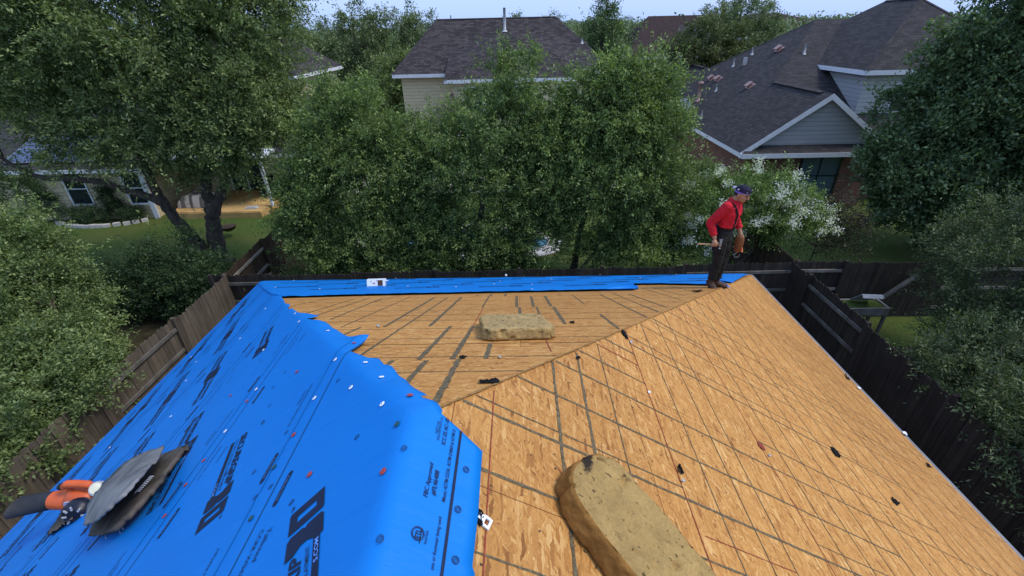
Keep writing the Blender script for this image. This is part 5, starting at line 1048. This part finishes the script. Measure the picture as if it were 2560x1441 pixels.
for i, (pts, lab) in enumerate((([(1197, 957), (1203, 955), (1222, 954), (1240, 950), (1249, 957), (1248, 961), (1222, 960), (1200, 961)], 'long torn black felt scrap at the hip, below the smaller cushion'),
    ([(1555, 824), (1563, 833), (1570, 852), (1564, 847), (1555, 836)], 'black leaf shaped felt scrap at the top of the orange slope by the hip'),
    ([(1441, 895), (1450, 894), (1449, 900), (1442, 901)], 'small black felt speck on the nail line above the big cushion'),
    ([(1019, 968), (1026, 974), (1040, 978), (1047, 983), (1040, 989), (1030, 984)], 'black felt tongue poking out from under the blue sheet edge'),
    ([(2076, 1119), (2084, 1123), (2101, 1141), (2099, 1146), (2088, 1141), (2079, 1128)], 'black diamond shaped felt scrap in the middle of the orange slope'),
    ([(2227, 1244), (2240, 1253), (2249, 1262), (2243, 1266), (2233, 1258)], 'ragged black felt scrap low on the orange slope, nearest the dark fence'),
    ([(1150, 893), (1162, 893), (1168, 896), (1160, 899), (1150, 898)], 'flat black oval felt scrap on a nail line left of the smaller cushion'),
    ([(1424, 806), (1436, 806), (1437, 809), (1425, 809)], 'thin black felt scrap right of the smaller cushion'),
    ([(1194, 1276), (1203, 1281), (1211, 1294), (1208, 1316), (1203, 1322), (1195, 1312)], 'black felt square under the white clip beside the printed sheet'),
    ([(2313, 1158), (2322, 1164), (2328, 1172), (2320, 1170)], 'black felt scrap curled on the metal eave edge'),
    ([(2110, 937), (2118, 944), (2124, 953), (2117, 949)], 'black felt strip at the eave edge above the dark fence'),
    ([(1728, 729), (1752, 728), (1757, 730), (1740, 732)], 'flat dark strip beside the boots of the man in red'))):  # last entry is only a flat dark strip at the feet
    scrap('felt_scrap', lab, pts, seed=i, group=GS, curl=.012 if i < 9 else .03)
scrap('felt_scrap', 'folded black plastic tab on the red line beside the big cushion', [(1694, 1166), (1700, 1170), (1709, 1186), (1705, 1190), (1697, 1180)], seed=33, group=GS, curl=.03)
scrap('white_rag', 'larger white wrapper scrap caught on the metal eave edge', [(2253, 1083), (2262, 1084), (2268, 1090), (2262, 1093)], 'scrap', 'white_plastic', .01, .03, 40, 'white scraps on the eave edge')
scrap('white_rag', 'small white wrapper scrap on the eave edge by the dark fence bay', [(2142, 970), (2149, 972), (2151, 976), (2145, 975)], 'scrap', 'white_plastic', .01, .03, 41, 'white scraps on the eave edge')
for i, (x, y, r_, mt, lab) in enumerate(((1622, 984, 3.2, 'white_plastic', 'tiny white chip on the red line above the big cushion'), (1707, 1206, 4.2, 'pale_metal', 'crumpled silver chip below the black plastic tab'), (1577, 859, 3, 'pale_metal', 'silver chip under the black leaf shaped scrap'), (1923, 1142, 3.5, 'pale_metal', 'silver chip beside the reddish stain'), (1250, 896, 3, 'pale_metal', 'dull chip on the far slope under the smaller cushion'), (946, 817, 4, 'pale_metal', 'dull chip on the far slope left of the cushion'))):
    scrap('loose_chip', lab, [(x-r_, y-r_*.6), (x+r_*.7, y-r_*.7), (x+r_, y+r_*.5), (x-r_*.4, y+r_*.8)], 'chip', mt, .006, .012, 50+i, 'loose chips on the boards')
scrap('stain_chip', 'reddish brown bark flake on the orange slope', [(1893, 1105), (1903, 1112), (1914, 1127), (1905, 1125), (1896, 1116)], 'flake', 'red_chalk', .003, .006, 60)
# white plastic clip
p = rp(1213, 1310); CLP = thing('plastic_clip', 'white square plastic buckle clip on the red line by the printed sheet', 'clip', p); u, v = slope_axes(N_RIGHT, 1.25); m = MB(); q = p+N_RIGHT*.010
for s_ in (1, -1): m.obox(q+u*.018*s_, u*.005, v*.013, N_RIGHT*.004); m.obox(q+v*.014*s_, u*.023, v*.005, N_RIGHT*.003)
m.obox(q+v*.028+u*.004, u*.013, v*.011, N_RIGHT*.004); m.build('buckle', M['white_plastic'], CLP)
m = MB(); p = rp(1265, 692); m.ball(p+Vector((0, 0, .035)), (.03, .03, .035)); tag(m.build('white_cap', M['white_plastic'], None, origin=p), 'small white cap standing on the far blue eave', 'ball'); bpy.data.objects['white_cap'].location = p  # white plastic cap, modelled as a small rounded lump
# box of cap nails on the far strip
p = rp(941, 719.5); BX = thing('carton', 'open white carton lying on the blue far strip', 'carton', p); u, v = slope_axes(N_FAR, math.radians(10)); n = N_FAR; h_ = .13; m = MB()
c = p+n*(h_/2+.03)+v*.10; m.obox(c, u*.17, v*.11, n*h_/2); m.build('box', M['white_plastic'], BX)
m = MB(); f0 = c-v*.112; m.obox(f0+u*.075-n*.005, u*.045, v*.003, n*.052); tag(m.build('opening', plain('carton_inside', (.10, .045, .03), .9, .1, .5, 60), BX), 'dark open flap showing red brown nails')
m = MB(); m.obox(c+u*.19+n*.03-v*.03, u*.03, v*.075, n*.003); m.build('flap', M['white_plastic'], BX)
m = MB(); rnd = random.Random(2)
for k in range(7): m.obox(f0+u*rnd.uniform(-.10, .01)+n*rnd.uniform(-.04, .04), u*rnd.uniform(.006, .014), v*.002, n*.006)
m.build('print_marks', M['red_plastic'], BX)
# ---- bent sheets of old roofing and the leaf blower
def on_left(x, y, h):
    P = PL[0]+N_LEFT*h; return hitp(x, y, P, N_LEFT)
def sheet(name, label, A, B, hf, mat, cat='scrap sheet', th=.012, ns=8, seed=0):
    def res(pts, n):
        L = [0]
        for a, b in zip(pts[:-1], pts[1:]): L.append(L[-1]+math.dist(a, b))
        return [(float(np.interp(L[-1]*i/n, L, [p[0] for p in pts])), float(np.interp(L[-1]*i/n, L, [p[1] for p in pts]))) for i in range(n+1)]
    n = 28; a, b = res(A, n), res(B, n); m = MB(); G = []; rq = random.Random(seed+20)
    a = [(x+rq.uniform(-2.2, 2.2), y+rq.uniform(-2.2, 2.2)) for x, y in a]; b = [(x+rq.uniform(-2.2, 2.2), y+rq.uniform(-2.2, 2.2)) for x, y in b]
    for i in range(n+1):
        row = []
        for j in range(ns+1):
            s_ = j/ns; x, y = a[i][0]*(1-s_)+b[i][0]*s_, a[i][1]*(1-s_)+b[i][1]*s_; h = hf(i/n, s_); row.append(on_left(x, y, h+.006*mnoise.noise((i*.3, s_*3, seed))))
        G.append(row)
    t = thing(name, label, cat, G[n//2][ns//2])
    for i in range(n):
        for j in range(ns): m.poly([G[i][j], G[i+1][j], G[i+1][j+1], G[i][j+1]], 0, True)
    o = m.build('sheet', mat, t, merge_doubles=True); md = o.modifiers.new('t', 'SOLIDIFY'); md.thickness = th; return t, G
def sheet_mat(name, c, grain):
    t = NT(name, .8, .2); co = t.coord(); n = t.noise(co, 5, 6, .6); g_ = t.noise(t.mapping(co, grain, (0, 0, -.75)), 1, 5, .65); f = t.noise(co, 120, 2)
    k = t.ramp(n, [(.35, tuple(x*.6 for x in c)), (.5, c), (.66, tuple(x*1.35 for x in c))]); k = t.mix(.6, k, t.ramp(g_, [(.3, (.5, .46, .42)), (.7, (1.25, 1.22, 1.18))]), 'MULTIPLY'); t.color(t.mix(.3, k, t.ramp(f, [(.3, (.5, .5, .5)), (.7, (1.2, 1.2, 1.2))]), 'MULTIPLY')); t.bump(n, .3, .01); return t.mat
gm_, bm_ = sheet_mat('grey_flashing', (.20, .20, .195), (2, 2, 2)), sheet_mat('brown_grey_laminate', (.105, .09, .075), (3, 40, 40))
S2, G2 = sheet('scrap_sheet', 'lower brown grey warped roofing sheet under the smooth grey one', [(232, 1338), (250, 1303), (285, 1262), (330, 1210), (385, 1152), (470, 1118)], [(235, 1340), (290, 1334), (335, 1290), (400, 1215), (445, 1155), (472, 1119)], lambda t, s: .055+.05*(1-abs(2*t-1))*(1-s)+.02*math.sin(t*5), bm_, seed=2, th=.03)
S1, G1 = sheet('scrap_sheet', 'upper smooth grey curved roofing sheet leaning on the orange blower', [(214, 1314), (222, 1268), (248, 1225), (295, 1175), (345, 1138), (412, 1118)], [(217, 1316), (245, 1303), (285, 1268), (330, 1222), (372, 1175), (400, 1144)], lambda t, s: .15+.07*math.sin(math.pi*t)+.03*s, gm_, seed=1)
S3, G3_ = sheet('scrap_sheet', 'small pointed grey roofing scrap beside the blower fan', [(120, 1336), (140, 1305), (152, 1285), (165, 1262)], [(121, 1337), (150, 1318), (180, 1298), (188, 1268)], lambda t, s: .02+.03*t+.02*s, bm_, seed=3, th=.006)
m = MB()
for k in range(9):
    a_ = on_left(338+k*4.2, 1232-k*4.6, .15); b_ = on_left(350+k*4.2, 1228-k*4.6, .13); m.loft([a_, (a_+b_)/2+N_LEFT*.008, b_], .004, 5)
m.build('cord_wrap', M['pale_metal'], S2)
m = MB()
for px, py in ((297, 1322), (304, 1312), (262, 1335)): a_ = on_left(px, py, .05); m.loft([a_, a_+Vector((.02, -.03, -.05))], .003, 5)
m.build('nail', M['nail_metal'], S2)
YB_ = 2.62; qb = lambda x, y, Y=YB_: aty(x, y, Y)
LBp = rp(200, 1300); LB_ = thing('leaf_blower', 'orange and black hand held leaf blower lying at the roof edge', 'leaf blower', LBp)
orange = plain('orange_plastic', (.62, .105, .022), .45, .4, .15, 7); black_p = plain('black_plastic', (.010, .011, .014), .5, .35, .3, 8); navy = plain('navy_black_plastic', (.007, .010, .022), .4, .4, .2)
def vol(mb, pts, w, Y=YB_, r=.0): mb.loft([qb(x, y, Y) for x, y, *_ in pts], [(a[2]*.0036, w) for a in pts], 14)
m = MB(); m.ball(qb(215, 1258, 2.60), (.17, .12, .17), 18, 12); m.loft([qb(225, 1250), qb(200, 1248), qb(165, 1250), qb(134, 1251)], [(.13, .095), (.10, .09), (.088, .08), (.080, .08)], 16); m.ball(qb(238, 1245, 2.66), (.12, .1, .10), 16, 10); m.loft([qb(176, 1244), qb(177, 1232), qb(172, 1216)], .035, 10)
m.build('body', orange, LB_, remesh=.008, smooth_it=4)
m = MB(); m.loft([qb(160, 1218), qb(168, 1211), qb(195, 1210), qb(222, 1212), qb(240, 1222), qb(246, 1240)], [.032, .036, .034, .036, .05, .06], 12); m.build('handle', orange, LB_, remesh=.007, smooth_it=3)
m = MB(); m.loft([qb(150, 1217), qb(162, 1216)], .03, 10); m.build('throttle_grip', black_p, LB_)
m = MB(); m.loft([qb(142, 1250), qb(128, 1252), qb(126, 1252), qb(42, 1268)], [(.07, .07), (.072, .072), (.080, .078), (.115, .06)], 18); m.build('nozzle', plain('dark_grey_plastic', (.022, .023, .026), .55, .3, .3, 8), LB_)
fc = qb(196, 1281, 2.48); fd = Vector((.10, -.72, .2)).normalized(); m = MB(); m.loft([fc-fd*.06, fc-fd*.02, fc+fd*.03, fc+fd*.05], [.115, .12, .11, .06], 20); m.build('fan_cover', navy, LB_)
m = MB(); d_, s_, u_ = frame(fd)
for k in range(8):
    a_ = 2*math.pi*k/8; m = MB(); m.obox(fc+fd*.052+(s_*math.cos(a_)+u_*math.sin(a_))*.075, (s_*math.cos(a_)+u_*math.sin(a_))*.018, (-s_*math.sin(a_)+u_*math.cos(a_))*.007, fd*.004); m.build('air_slot', M['pale_metal'], LB_)
cc = qb(242, 1222, 2.50); cd = Vector((.15, -.55, .8)).normalized(); m = MB(); m.loft([cc-cd*.05, cc, cc+cd*.012], [.062, .062, .056], 18); m.build('tank_ring', M['pale_metal'], LB_)
m = MB(); m.loft([cc+cd*.006, cc+cd*.022], [.046, .044], 18); m.build('tank_cap', plain('cream_plastic', (.72, .68, .48), .5), LB_)
m = MB(); lc = qb(172, 1259, 2.515); m.obox(lc, qb(185, 1257, 2.515)-lc, Vector((0, -.004, 0)), (qb(172, 1255, 2.515)-lc)); m.build('label_plate', plain('lilac_plate', (.62, .56, .70), .5), LB_)

# ---------------------------------------------------------------- the man
FA = math.radians(-40); mf = Vector((math.cos(FA), math.sin(FA), 0)); ml = Vector((-math.sin(FA), math.cos(FA), 0))
MO = rp(1780, 719); MO.z = 0
rfp, lfp = MO+ml*-.068-mf*.02, MO+ml*.058+mf*.02
zr, zl = roofz(rfp.x, rfp.y)+.03, roofz(lfp.x, lfp.y)+.03; MZ = max(zr, zl)
PM = thing('person', 'man in a red shirt and dark backward cap standing on the hip with a hammer', 'person', (MO.x, MO.y, MZ))
def W(p): p = Vector(p)*1.05; return Vector((MO.x, MO.y, MZ))+mf*p.x+ml*p.y+Z3*p.z
def wb(mb): mb.v = [W(p) for p in mb.v]; return mb
skin = plain('tan_skin', (.40, .205, .115), .5, .35, .12, 14); shirt_m = NT('red_shirt', .8, .15)
_n = shirt_m.noise(shirt_m.coord(), 9, 5); shirt_m.color(shirt_m.ramp(_n, [(.3, (.42, .012, .022)), (.7, (.62, .022, .035))])); shirt_m.bump(_n, .6, .02); shirt_m = shirt_m.mat
trous = plain('charcoal_trousers', (.020, .019, .017), .85, .15, .5, 7, bump=.5); blackf = plain('black_webbing', (.008, .008, .010), .8); boot_m = plain('brown_leather', (.062, .030, .018), .6, .3, .35, 18); cap_m = plain('dark_navy_cap', (.014, .011, .030), .75, .2, .5, 22); purple = plain('purple_band', (.19, .13, .46), .8, .2, .2, 20); leather = plain('tan_leather', (.20, .075, .028), .65, .3, .4, 14)
zfr, zfl = zr-MZ, zl-MZ
J = dict(hr=(-.02, -.09, .86), hl=(.0, .09, .86), kr=(.02, -.075, .46), kl=(.05, .07, .46), ar=(-.02, -.065, .09+zfr), al=(.02, .055, .09+zfl), sr=(.01, -.185, 1.345), sl=(.05, .185, 1.35), er=(-.15, -.255, 1.10), el=(.03, .26, 1.10), wr=(-.045, -.265, .885), wl=(.155, .215, .905))
V3 = lambda k: Vector(J[k])
hc = Vector((.125, -.01, 1.515)); hrot = Matrix.Rotation(math.radians(-12), 3, 'Z') @ Matrix.Rotation(math.radians(14), 3, 'Y')
def hd(p): return hc+hrot @ Vector(p)
def body_core(mb, g=0.0, arms=True):
    mb.loft([(-.02, 0, .80), (-.02, 0, .90), (0, 0, 1.0), (.02, 0, 1.12), (.035, 0, 1.25), (.035, 0, 1.34), (.045, 0, 1.40)], [(.11+g, .155+g), (.115+g, .16+g), (.10+g, .145+g), (.105+g, .155+g), (.115+g, .175+g), (.10+g, .175+g), (.06+g, .10+g)], 20)
def arm(mb, s, e, w, g=0.0, to=1.0):
    s, e, w = V3(s), V3(e), V3(w); mb.ball(s, (.062+g, .06+g, .062+g)); mb.loft([s, s+(e-s)*.5, e], [.058+g, .050+g, .042+g], 12); mb.loft([e, e+(w-e)*.4, e+(w-e)*to], [.043+g, .040+g, .029+g], 12); mb.ball(e, .042+g)
def leg(mb, h, k, a, g=0.0):
    h, k, a = V3(h), V3(k), V3(a); mb.loft([h, h+(k-h)*.5, k, k+(a-k)*.4, a], [(.088+g, .085+g), (.078+g, .075+g), (.056+g, .056+g), (.054+g, .054+g), (.038+g, .038+g)], 14)
body = MB(); body_core(body); arm(body, 'sr', 'er', 'wr'); arm(body, 'sl', 'el', 'wl'); leg(body, 'hr', 'kr', 'ar'); leg(body, 'hl', 'kl', 'al')
body.loft([(.04, 0, 1.36), (.06, 0, 1.42), (.095, -.005, 1.475)], [(.062, .068), (.055, .056), (.052, .052)], 14)
def hball(p, r): body.ball(hd(p), r, 14, 10, rot=hrot)
hball((0, 0, .02), (.098, .076, .105)); hball((.03, 0, -.05), (.065, .060, .062)); hball((.062, 0, -.088), (.030, .030, .022)); hball((.078, 0, .032), (.022, .052, .014)); hball((.085, 0, -.055), (.016, .026, .008)); hball((.086, 0, -.066), (.014, .022, .007))
for s_ in (1, -1): hball((-.005, .078*s_, -.012), (.024, .010, .034)); hball((.066, .042*s_, -.022), (.024, .02, .018))
body.loft([hd((.090, 0, .022)), hd((.104, 0, -.008)), hd((.112, 0, -.026)), hd((.098, 0, -.034))], [.010, .013, .017, .012], 10)
# right hand closed round the hammer handle, left hand on the pouch
hx = Vector((-mf.x, -ml.x, 0)).normalized(); hx = Vector((Vector((-1, 0, 0)).dot(mf), Vector((-1, 0, 0)).dot(ml), .05)).normalized()
hq = V3('wr')+Vector((.01, -.005, -.095)); kq = hx.cross(Z3).normalized()
if kq.dot(Vector((Vector((0, -1, 0)).dot(mf), Vector((0, -1, 0)).dot(ml), 0))) < 0: kq = -kq
body.loft([V3('wr'), V3('wr')+Vector((.004, -.002, -.035)), hq+kq*.022+Z3*.022], [.028, .034, .036], 10); body.ball(hq+kq*.016+Z3*.018, (.042, .030, .036))
for i, ln in enumerate((1.0, 1.08, 1.04, .9)):
    o_ = hq+hx*(.033-.022*i); pth = [o_+kq*(.028*math.cos(a_))+Z3*(.028*math.sin(a_)) for a_ in [math.radians(d) for d in (55, 10, -40, -95, -95-55*ln)]]; body.loft(pth, [.0105, .0105, .010, .0095, .0075], 8); body.ball(pth[-1], .0078, 8, 6)
body.loft([hq+hx*-.03+kq*.02+Z3*.03, hq+hx*-.052+kq*.002+Z3*.028, hq+hx*-.05-kq*.022+Z3*.012, hq+hx*-.042-kq*.03-Z3*.004], [.013, .012, .011, .008], 8)
lq = V3('wl')+Vector((.03, -.01, -.075)); body.loft([V3('wl'), V3('wl')+Vector((.012, -.003, -.035)), lq], [.027, .032, .030], 10); body.ball(lq, (.034, .022, .040))
for i, ln in enumerate((.95, 1.05, 1.0, .82)):
    o_ = lq+Vector((.030-.019*i, 0, -.03)); body.loft([o_, o_+Vector((.006, -.008, -.03*ln)), o_+Vector((.004, -.026, -.052*ln)), o_+Vector((0, -.042, -.050*ln))], [.0105, .010, .009, .0075], 8)
body.loft([lq+Vector((.03, 0, .01)), lq+Vector((.048, -.018, -.015)), lq+Vector((.044, -.04, -.035))], [.012, .011, .008], 8)
wb(body).build('body', skin, PM, remesh=.0055, smooth_it=2)
sh_ = MB(); sh_.loft([(0, 0, .975), (0, 0, 1.02), (.02, 0, 1.12), (.035, 0, 1.25), (.035, 0, 1.345), (.045, 0, 1.405)], [(.125, .168), (.128, .172), (.132, .182), (.138, .195), (.115, .19), (.07, .105)], 22); arm(sh_, 'sr', 'er', 'wr', .016, .82); arm(sh_, 'sl', 'el', 'wl', .016, .88)
sh_.loft([(.045, 0, 1.38), (.06, 0, 1.425)], [(.078, .088), (.068, .07)], 16); sh_.loft([(.085, .01, 1.40), (.135, .03, 1.385), (.15, .045, 1.365)], [(.02, .03), (.016, .026), (.008, .014)], 8); sh_.loft([(.085, -.03, 1.40), (.13, -.045, 1.38)], [(.02, .03), (.01, .02)], 8)
def wrinkle(o, amp, sc, seed=0):
    me = o.data
    for v in me.vertices:
        p = v.co; n = mnoise.noise((p.x*sc+seed, p.y*sc, p.z*sc*1.8)); n2 = 1-abs(mnoise.noise((p.x*sc*1.7, p.y*sc*1.7+seed, p.z*sc*2.4)))*2
        v.co = p+v.normal*(amp*n+amp*.7*n2)
    me.update()
wrinkle(wb(sh_).build('shirt', shirt_m, PM, remesh=.008, smooth_it=3), .008, 9, 3)
J['ar'] = tuple(V3('ar')+(V3('kr')-V3('ar'))*.16); J['al'] = tuple(V3('al')+(V3('kl')-V3('al'))*.16)
tr = MB(); tr.loft([(-.02, 0, .79), (-.02, 0, .88), (-.01, 0, .98)], [(.125, .175), (.13, .178), (.118, .162)], 20); leg(tr, 'hr', 'kr', 'ar', .018); leg(tr, 'hl', 'kl', 'al', .018)
for a_ in ('ar', 'al'): tr.loft([V3(a_)+Vector((0, 0, .05)), V3(a_)+Vector((.0, 0, -.01))], [.064, .068], 12)
wrinkle(wb(tr).build('trousers', trous, PM, remesh=.009, smooth_it=2), .010, 8, 7)
J['ar'] = (-.02, -.065, .09+zfr); J['al'] = (.02, .055, .09+zfl)
for a_, ang, nm in (('ar', -48, 'boot'), ('al', 12, 'boot')):
    an = V3(a_); dq = Vector((math.cos(math.radians(ang)), math.sin(math.radians(ang)), 0)); z0 = an.z-.09; gp = Vector((an.x, an.y, z0)); b_ = MB()
    def bz(p): 
        w_ = W((p.x, p.y, 0)); return max(0, 0)
    b_.loft([gp-dq*.075+Z3*.03, gp-dq*.06+Z3*.045, gp+Z3*.052, gp+dq*.08+Z3*.045, gp+dq*.15+Z3*.036, gp+dq*.178+Z3*.028], [(.032, .028), (.048, .046), (.050, .056), (.054, .044), (.052, .036), (.028, .024)], 14, side=Z3); b_.loft([gp+Z3*.04, gp+Z3*.10, gp+Z3*.15], [(.052, .046), (.05, .045), (.054, .05)], 14)
    o = wb(b_).build(nm, boot_m, PM, remesh=.007, smooth_it=2)
    sl_ = MB(); sl_.loft([gp-dq*.08+Z3*.008, gp-dq*.05+Z3*.008, gp+dq*.06+Z3*.008, gp+dq*.14+Z3*.008, gp+dq*.185+Z3*.010], [(.025, .012), (.043, .014), (.045, .012), (.048, .012), (.02, .010)], 14, side=Z3); wb(sl_).build('sole', plain('dark_rubber', (.02, .015, .012), .8), o)
bl = MB(); bl.loft([(-.008, 0, .945), (-.005, 0, .985), (0, 0, 1.03)], [(.128, .176), (.134, .182), (.134, .180)], 24); wb(bl).build('belt', blackf, PM)
def strap(pts, w=.016):
    s_ = MB(); s_.loft(pts, [(w, .005)]*len(pts), 8, side=(0, 0, 1)); return wb(s_)
def tor(z, ang, g=.006):
    zz = [.975, 1.02, 1.12, 1.25, 1.345, 1.405]; ra = np.interp(z, zz, [.125, .128, .132, .138, .115, .07])+g; rb = np.interp(z, zz, [.168, .172, .182, .195, .19, .105])+g; cx = np.interp(z, zz, [0, 0, .02, .035, .035, .045]); a_ = math.radians(ang); return Vector((cx+ra*math.cos(a_), rb*math.sin(a_), z))
for sgn in (1, -1):
    pts = [tor(1.0, 24*sgn), tor(1.08, 26*sgn), tor(1.16, 30*sgn), tor(1.25, 35*sgn), tor(1.32, 44*sgn, .01), tor(1.375, 62*sgn, .014), tor(1.395, 95*sgn, .012), tor(1.36, 135*sgn, .012), tor(1.28, 155*sgn), tor(1.15, 165*sgn), tor(1.0, 172*sgn)]
    m = MB()
    for a_, b_ in zip(pts[:-1], pts[1:]):
        ce = Vector((.03, 0, (a_.z+b_.z)/2)); nn = ((a_+b_)/2-ce).normalized(); m.bar(a_, b_+(b_-a_)*.06, .032, .007, up=nn)
    wb(m).build('suspender', blackf, PM)
cp = MB()
def cball(p, r): cp.ball(hd(p), r, 20, 12, rot=hrot)
cp2 = []
for i in range(9):
    t = math.pi/2*i/8; rr = math.cos(t); zz = math.sin(t); cp2.append([hd((-.012+.110*rr*math.cos(2*math.pi*k/24)+.010*(1-zz), .087*rr*math.sin(2*math.pi*k/24), .052+.075*zz+.012*rr*math.cos(2*math.pi*k/24)*1.0)) for k in range(24)])
for i in range(8):
    for k in range(24): j = (k+1) % 24; cp.poly([cp2[i][k], cp2[i][j], cp2[i+1][j], cp2[i+1][k]], 0, True)
o = wb(cp).build('cap', cap_m, PM, merge_doubles=True); md = o.modifiers.new('t', 'SOLIDIFY'); md.thickness = .004; md.offset = 1
bmv = MB(); prev = None
for i in range(5):
    row = [hd((-.108-.055*i/4*math.cos(.9*(k/8-.5)*2), .068*(k/8-.5)*2*(1-.12*i/4), .062-.012*i/4-.010*abs(k/8-.5)*2)) for k in range(9)]
    if prev:
        for k in range(8): bmv.poly([prev[k], prev[k+1], row[k+1], row[k]], 0, True)
    prev = row
ob = wb(bmv).build('brim', plain('grey_brim', (.26, .25, .33), .8), o, merge_doubles=True); md = ob.modifiers.new('t', 'SOLIDIFY'); md.thickness = .005
for (a_, hgt_, sz) in ((-34, .070, (.012, .008)), (-105, .072, (.010, .007))):
    r_ = math.radians(a_); cpt = hd((-.012+.113*math.cos(r_), .090*math.sin(r_), hgt_)); nn = hrot @ Vector((math.cos(r_), math.sin(r_), .1)).normalized(); d_, s_, u_ = frame(nn); m = MB(); m.obox(cpt, s_*sz[0], u_*sz[1], d_*.004); wb(m).build('badge', M['white_plastic'], o)
bd = MB(); ring = []
for i in range(4):
    zq = .022+.034*i/3; ring.append([hd((-.008+.1035*math.cos(2*math.pi*k/28), .0805*math.sin(2*math.pi*k/28), zq+.016*math.cos(2*math.pi*k/28)-.004*math.sin(4*math.pi*k/28))) for k in range(28)])
for i in range(3):
    for k in range(28): j = (k+1) % 28; bd.poly([ring[i][k], ring[i][j], ring[i+1][j], ring[i+1][k]], 0, True)
wb(bd).build('headband', purple, PM, merge_doubles=True)
dk = plain('dark_hair', (.012, .009, .008), .8)
for s_ in (1, -1):
    m = MB(); m.ball(hd((.0865, .032*s_, .006)), (.008, .013, .007), 10, 6, rot=hrot); wb(m).build('eye', plain('eye_dark', (.05, .035, .03), .2, .5), PM)
    m = MB(); m.loft([hd((.098, .014*s_, .026)), hd((.097, .034*s_, .031)), hd((.084, .052*s_, .024))], [.0045, .005, .003], 6); wb(m).build('eyebrow', dk, PM)
m = MB(); m.ball(hd((.082, 0, -.086)), (.018, .026, .020), 12, 8, rot=hrot); m.loft([hd((.094, -.026, -.055)), hd((.106, 0, -.046)), hd((.094, .026, -.055))], .005, 6); wb(m).build('beard', dk, PM)
m = MB(); m.ball(hd((-.03, 0, -.005)), (.072, .0735, .05), 16, 10, rot=hrot); wb(m).build('hair', dk, PM)
# tool pouch
m = MB(); pc_ = lq+Vector((.01, -.03, -.06)); m.loft([pc_+Vector((0, 0, .06)), pc_, pc_+Vector((.0, .0, -.10)), pc_+Vector((-.005, .0, -.19)), pc_+Vector((-.005, 0, -.21))], [(.055, .03), (.068, .042), (.066, .04), (.045, .03), (.02, .016)], 14); po = wb(m).build('tool_pouch', leather, PM, remesh=.008, smooth_it=1)
m = MB(); m.loft([pc_+Vector((.055, -.02, -.10)), pc_+Vector((.075, -.03, -.17))], .016, 8); wb(m).build('tool_handle', plain('orange_grip', (.62, .17, .06), .5), po)
m = MB(); a_ = pc_+Vector((.01, -.02, -.20)); m.loft([a_, a_+Vector((-.035, -.02, -.035)), a_+Vector((-.01, -.03, -.075)), a_+Vector((.04, -.03, -.05)), a_+Vector((.045, -.02, -.01))], .005, 6); wb(m).build('clip', M['pale_metal'], po)
# hammer in the right hand
HM = thing('hammer', 'wooden handled hammer gripped in the right hand of the man', 'hammer', W(hq)); m = MB(); m.loft([hq+hx*.235, hq+hx*.20, hq+hx*.10, hq, hq-hx*.09], [(.017, .013), (.016, .012), (.0135, .011), (.0145, .011), (.013, .010)], 10); wb(m).build('handle', plain('pale_hickory', (.42, .25, .12), .6), HM)
m = MB(); hh = hq-hx*.092; u_ = Z3; m.obox(hh+u_*.0, hx*.016, kq*.015, u_*.028); m.loft([hh-u_*.02, hh-u_*.05, hh-u_*.062], [.012, .012, .016], 10); m.hexa([hh+u_*.02+hx*a_*.014+kq*b_*.014 for a_, b_ in ((-1, -1), (1, -1), (1, 1), (-1, 1))]+[hh+u_*.085+hx*a_*.024+kq*b_*.004 for a_, b_ in ((-1, -1), (1, -1), (1, 1), (-1, 1))]); wb(m).build('head', plain('steel', (.30, .31, .33), .4, .5, .2, 12, .7), HM)
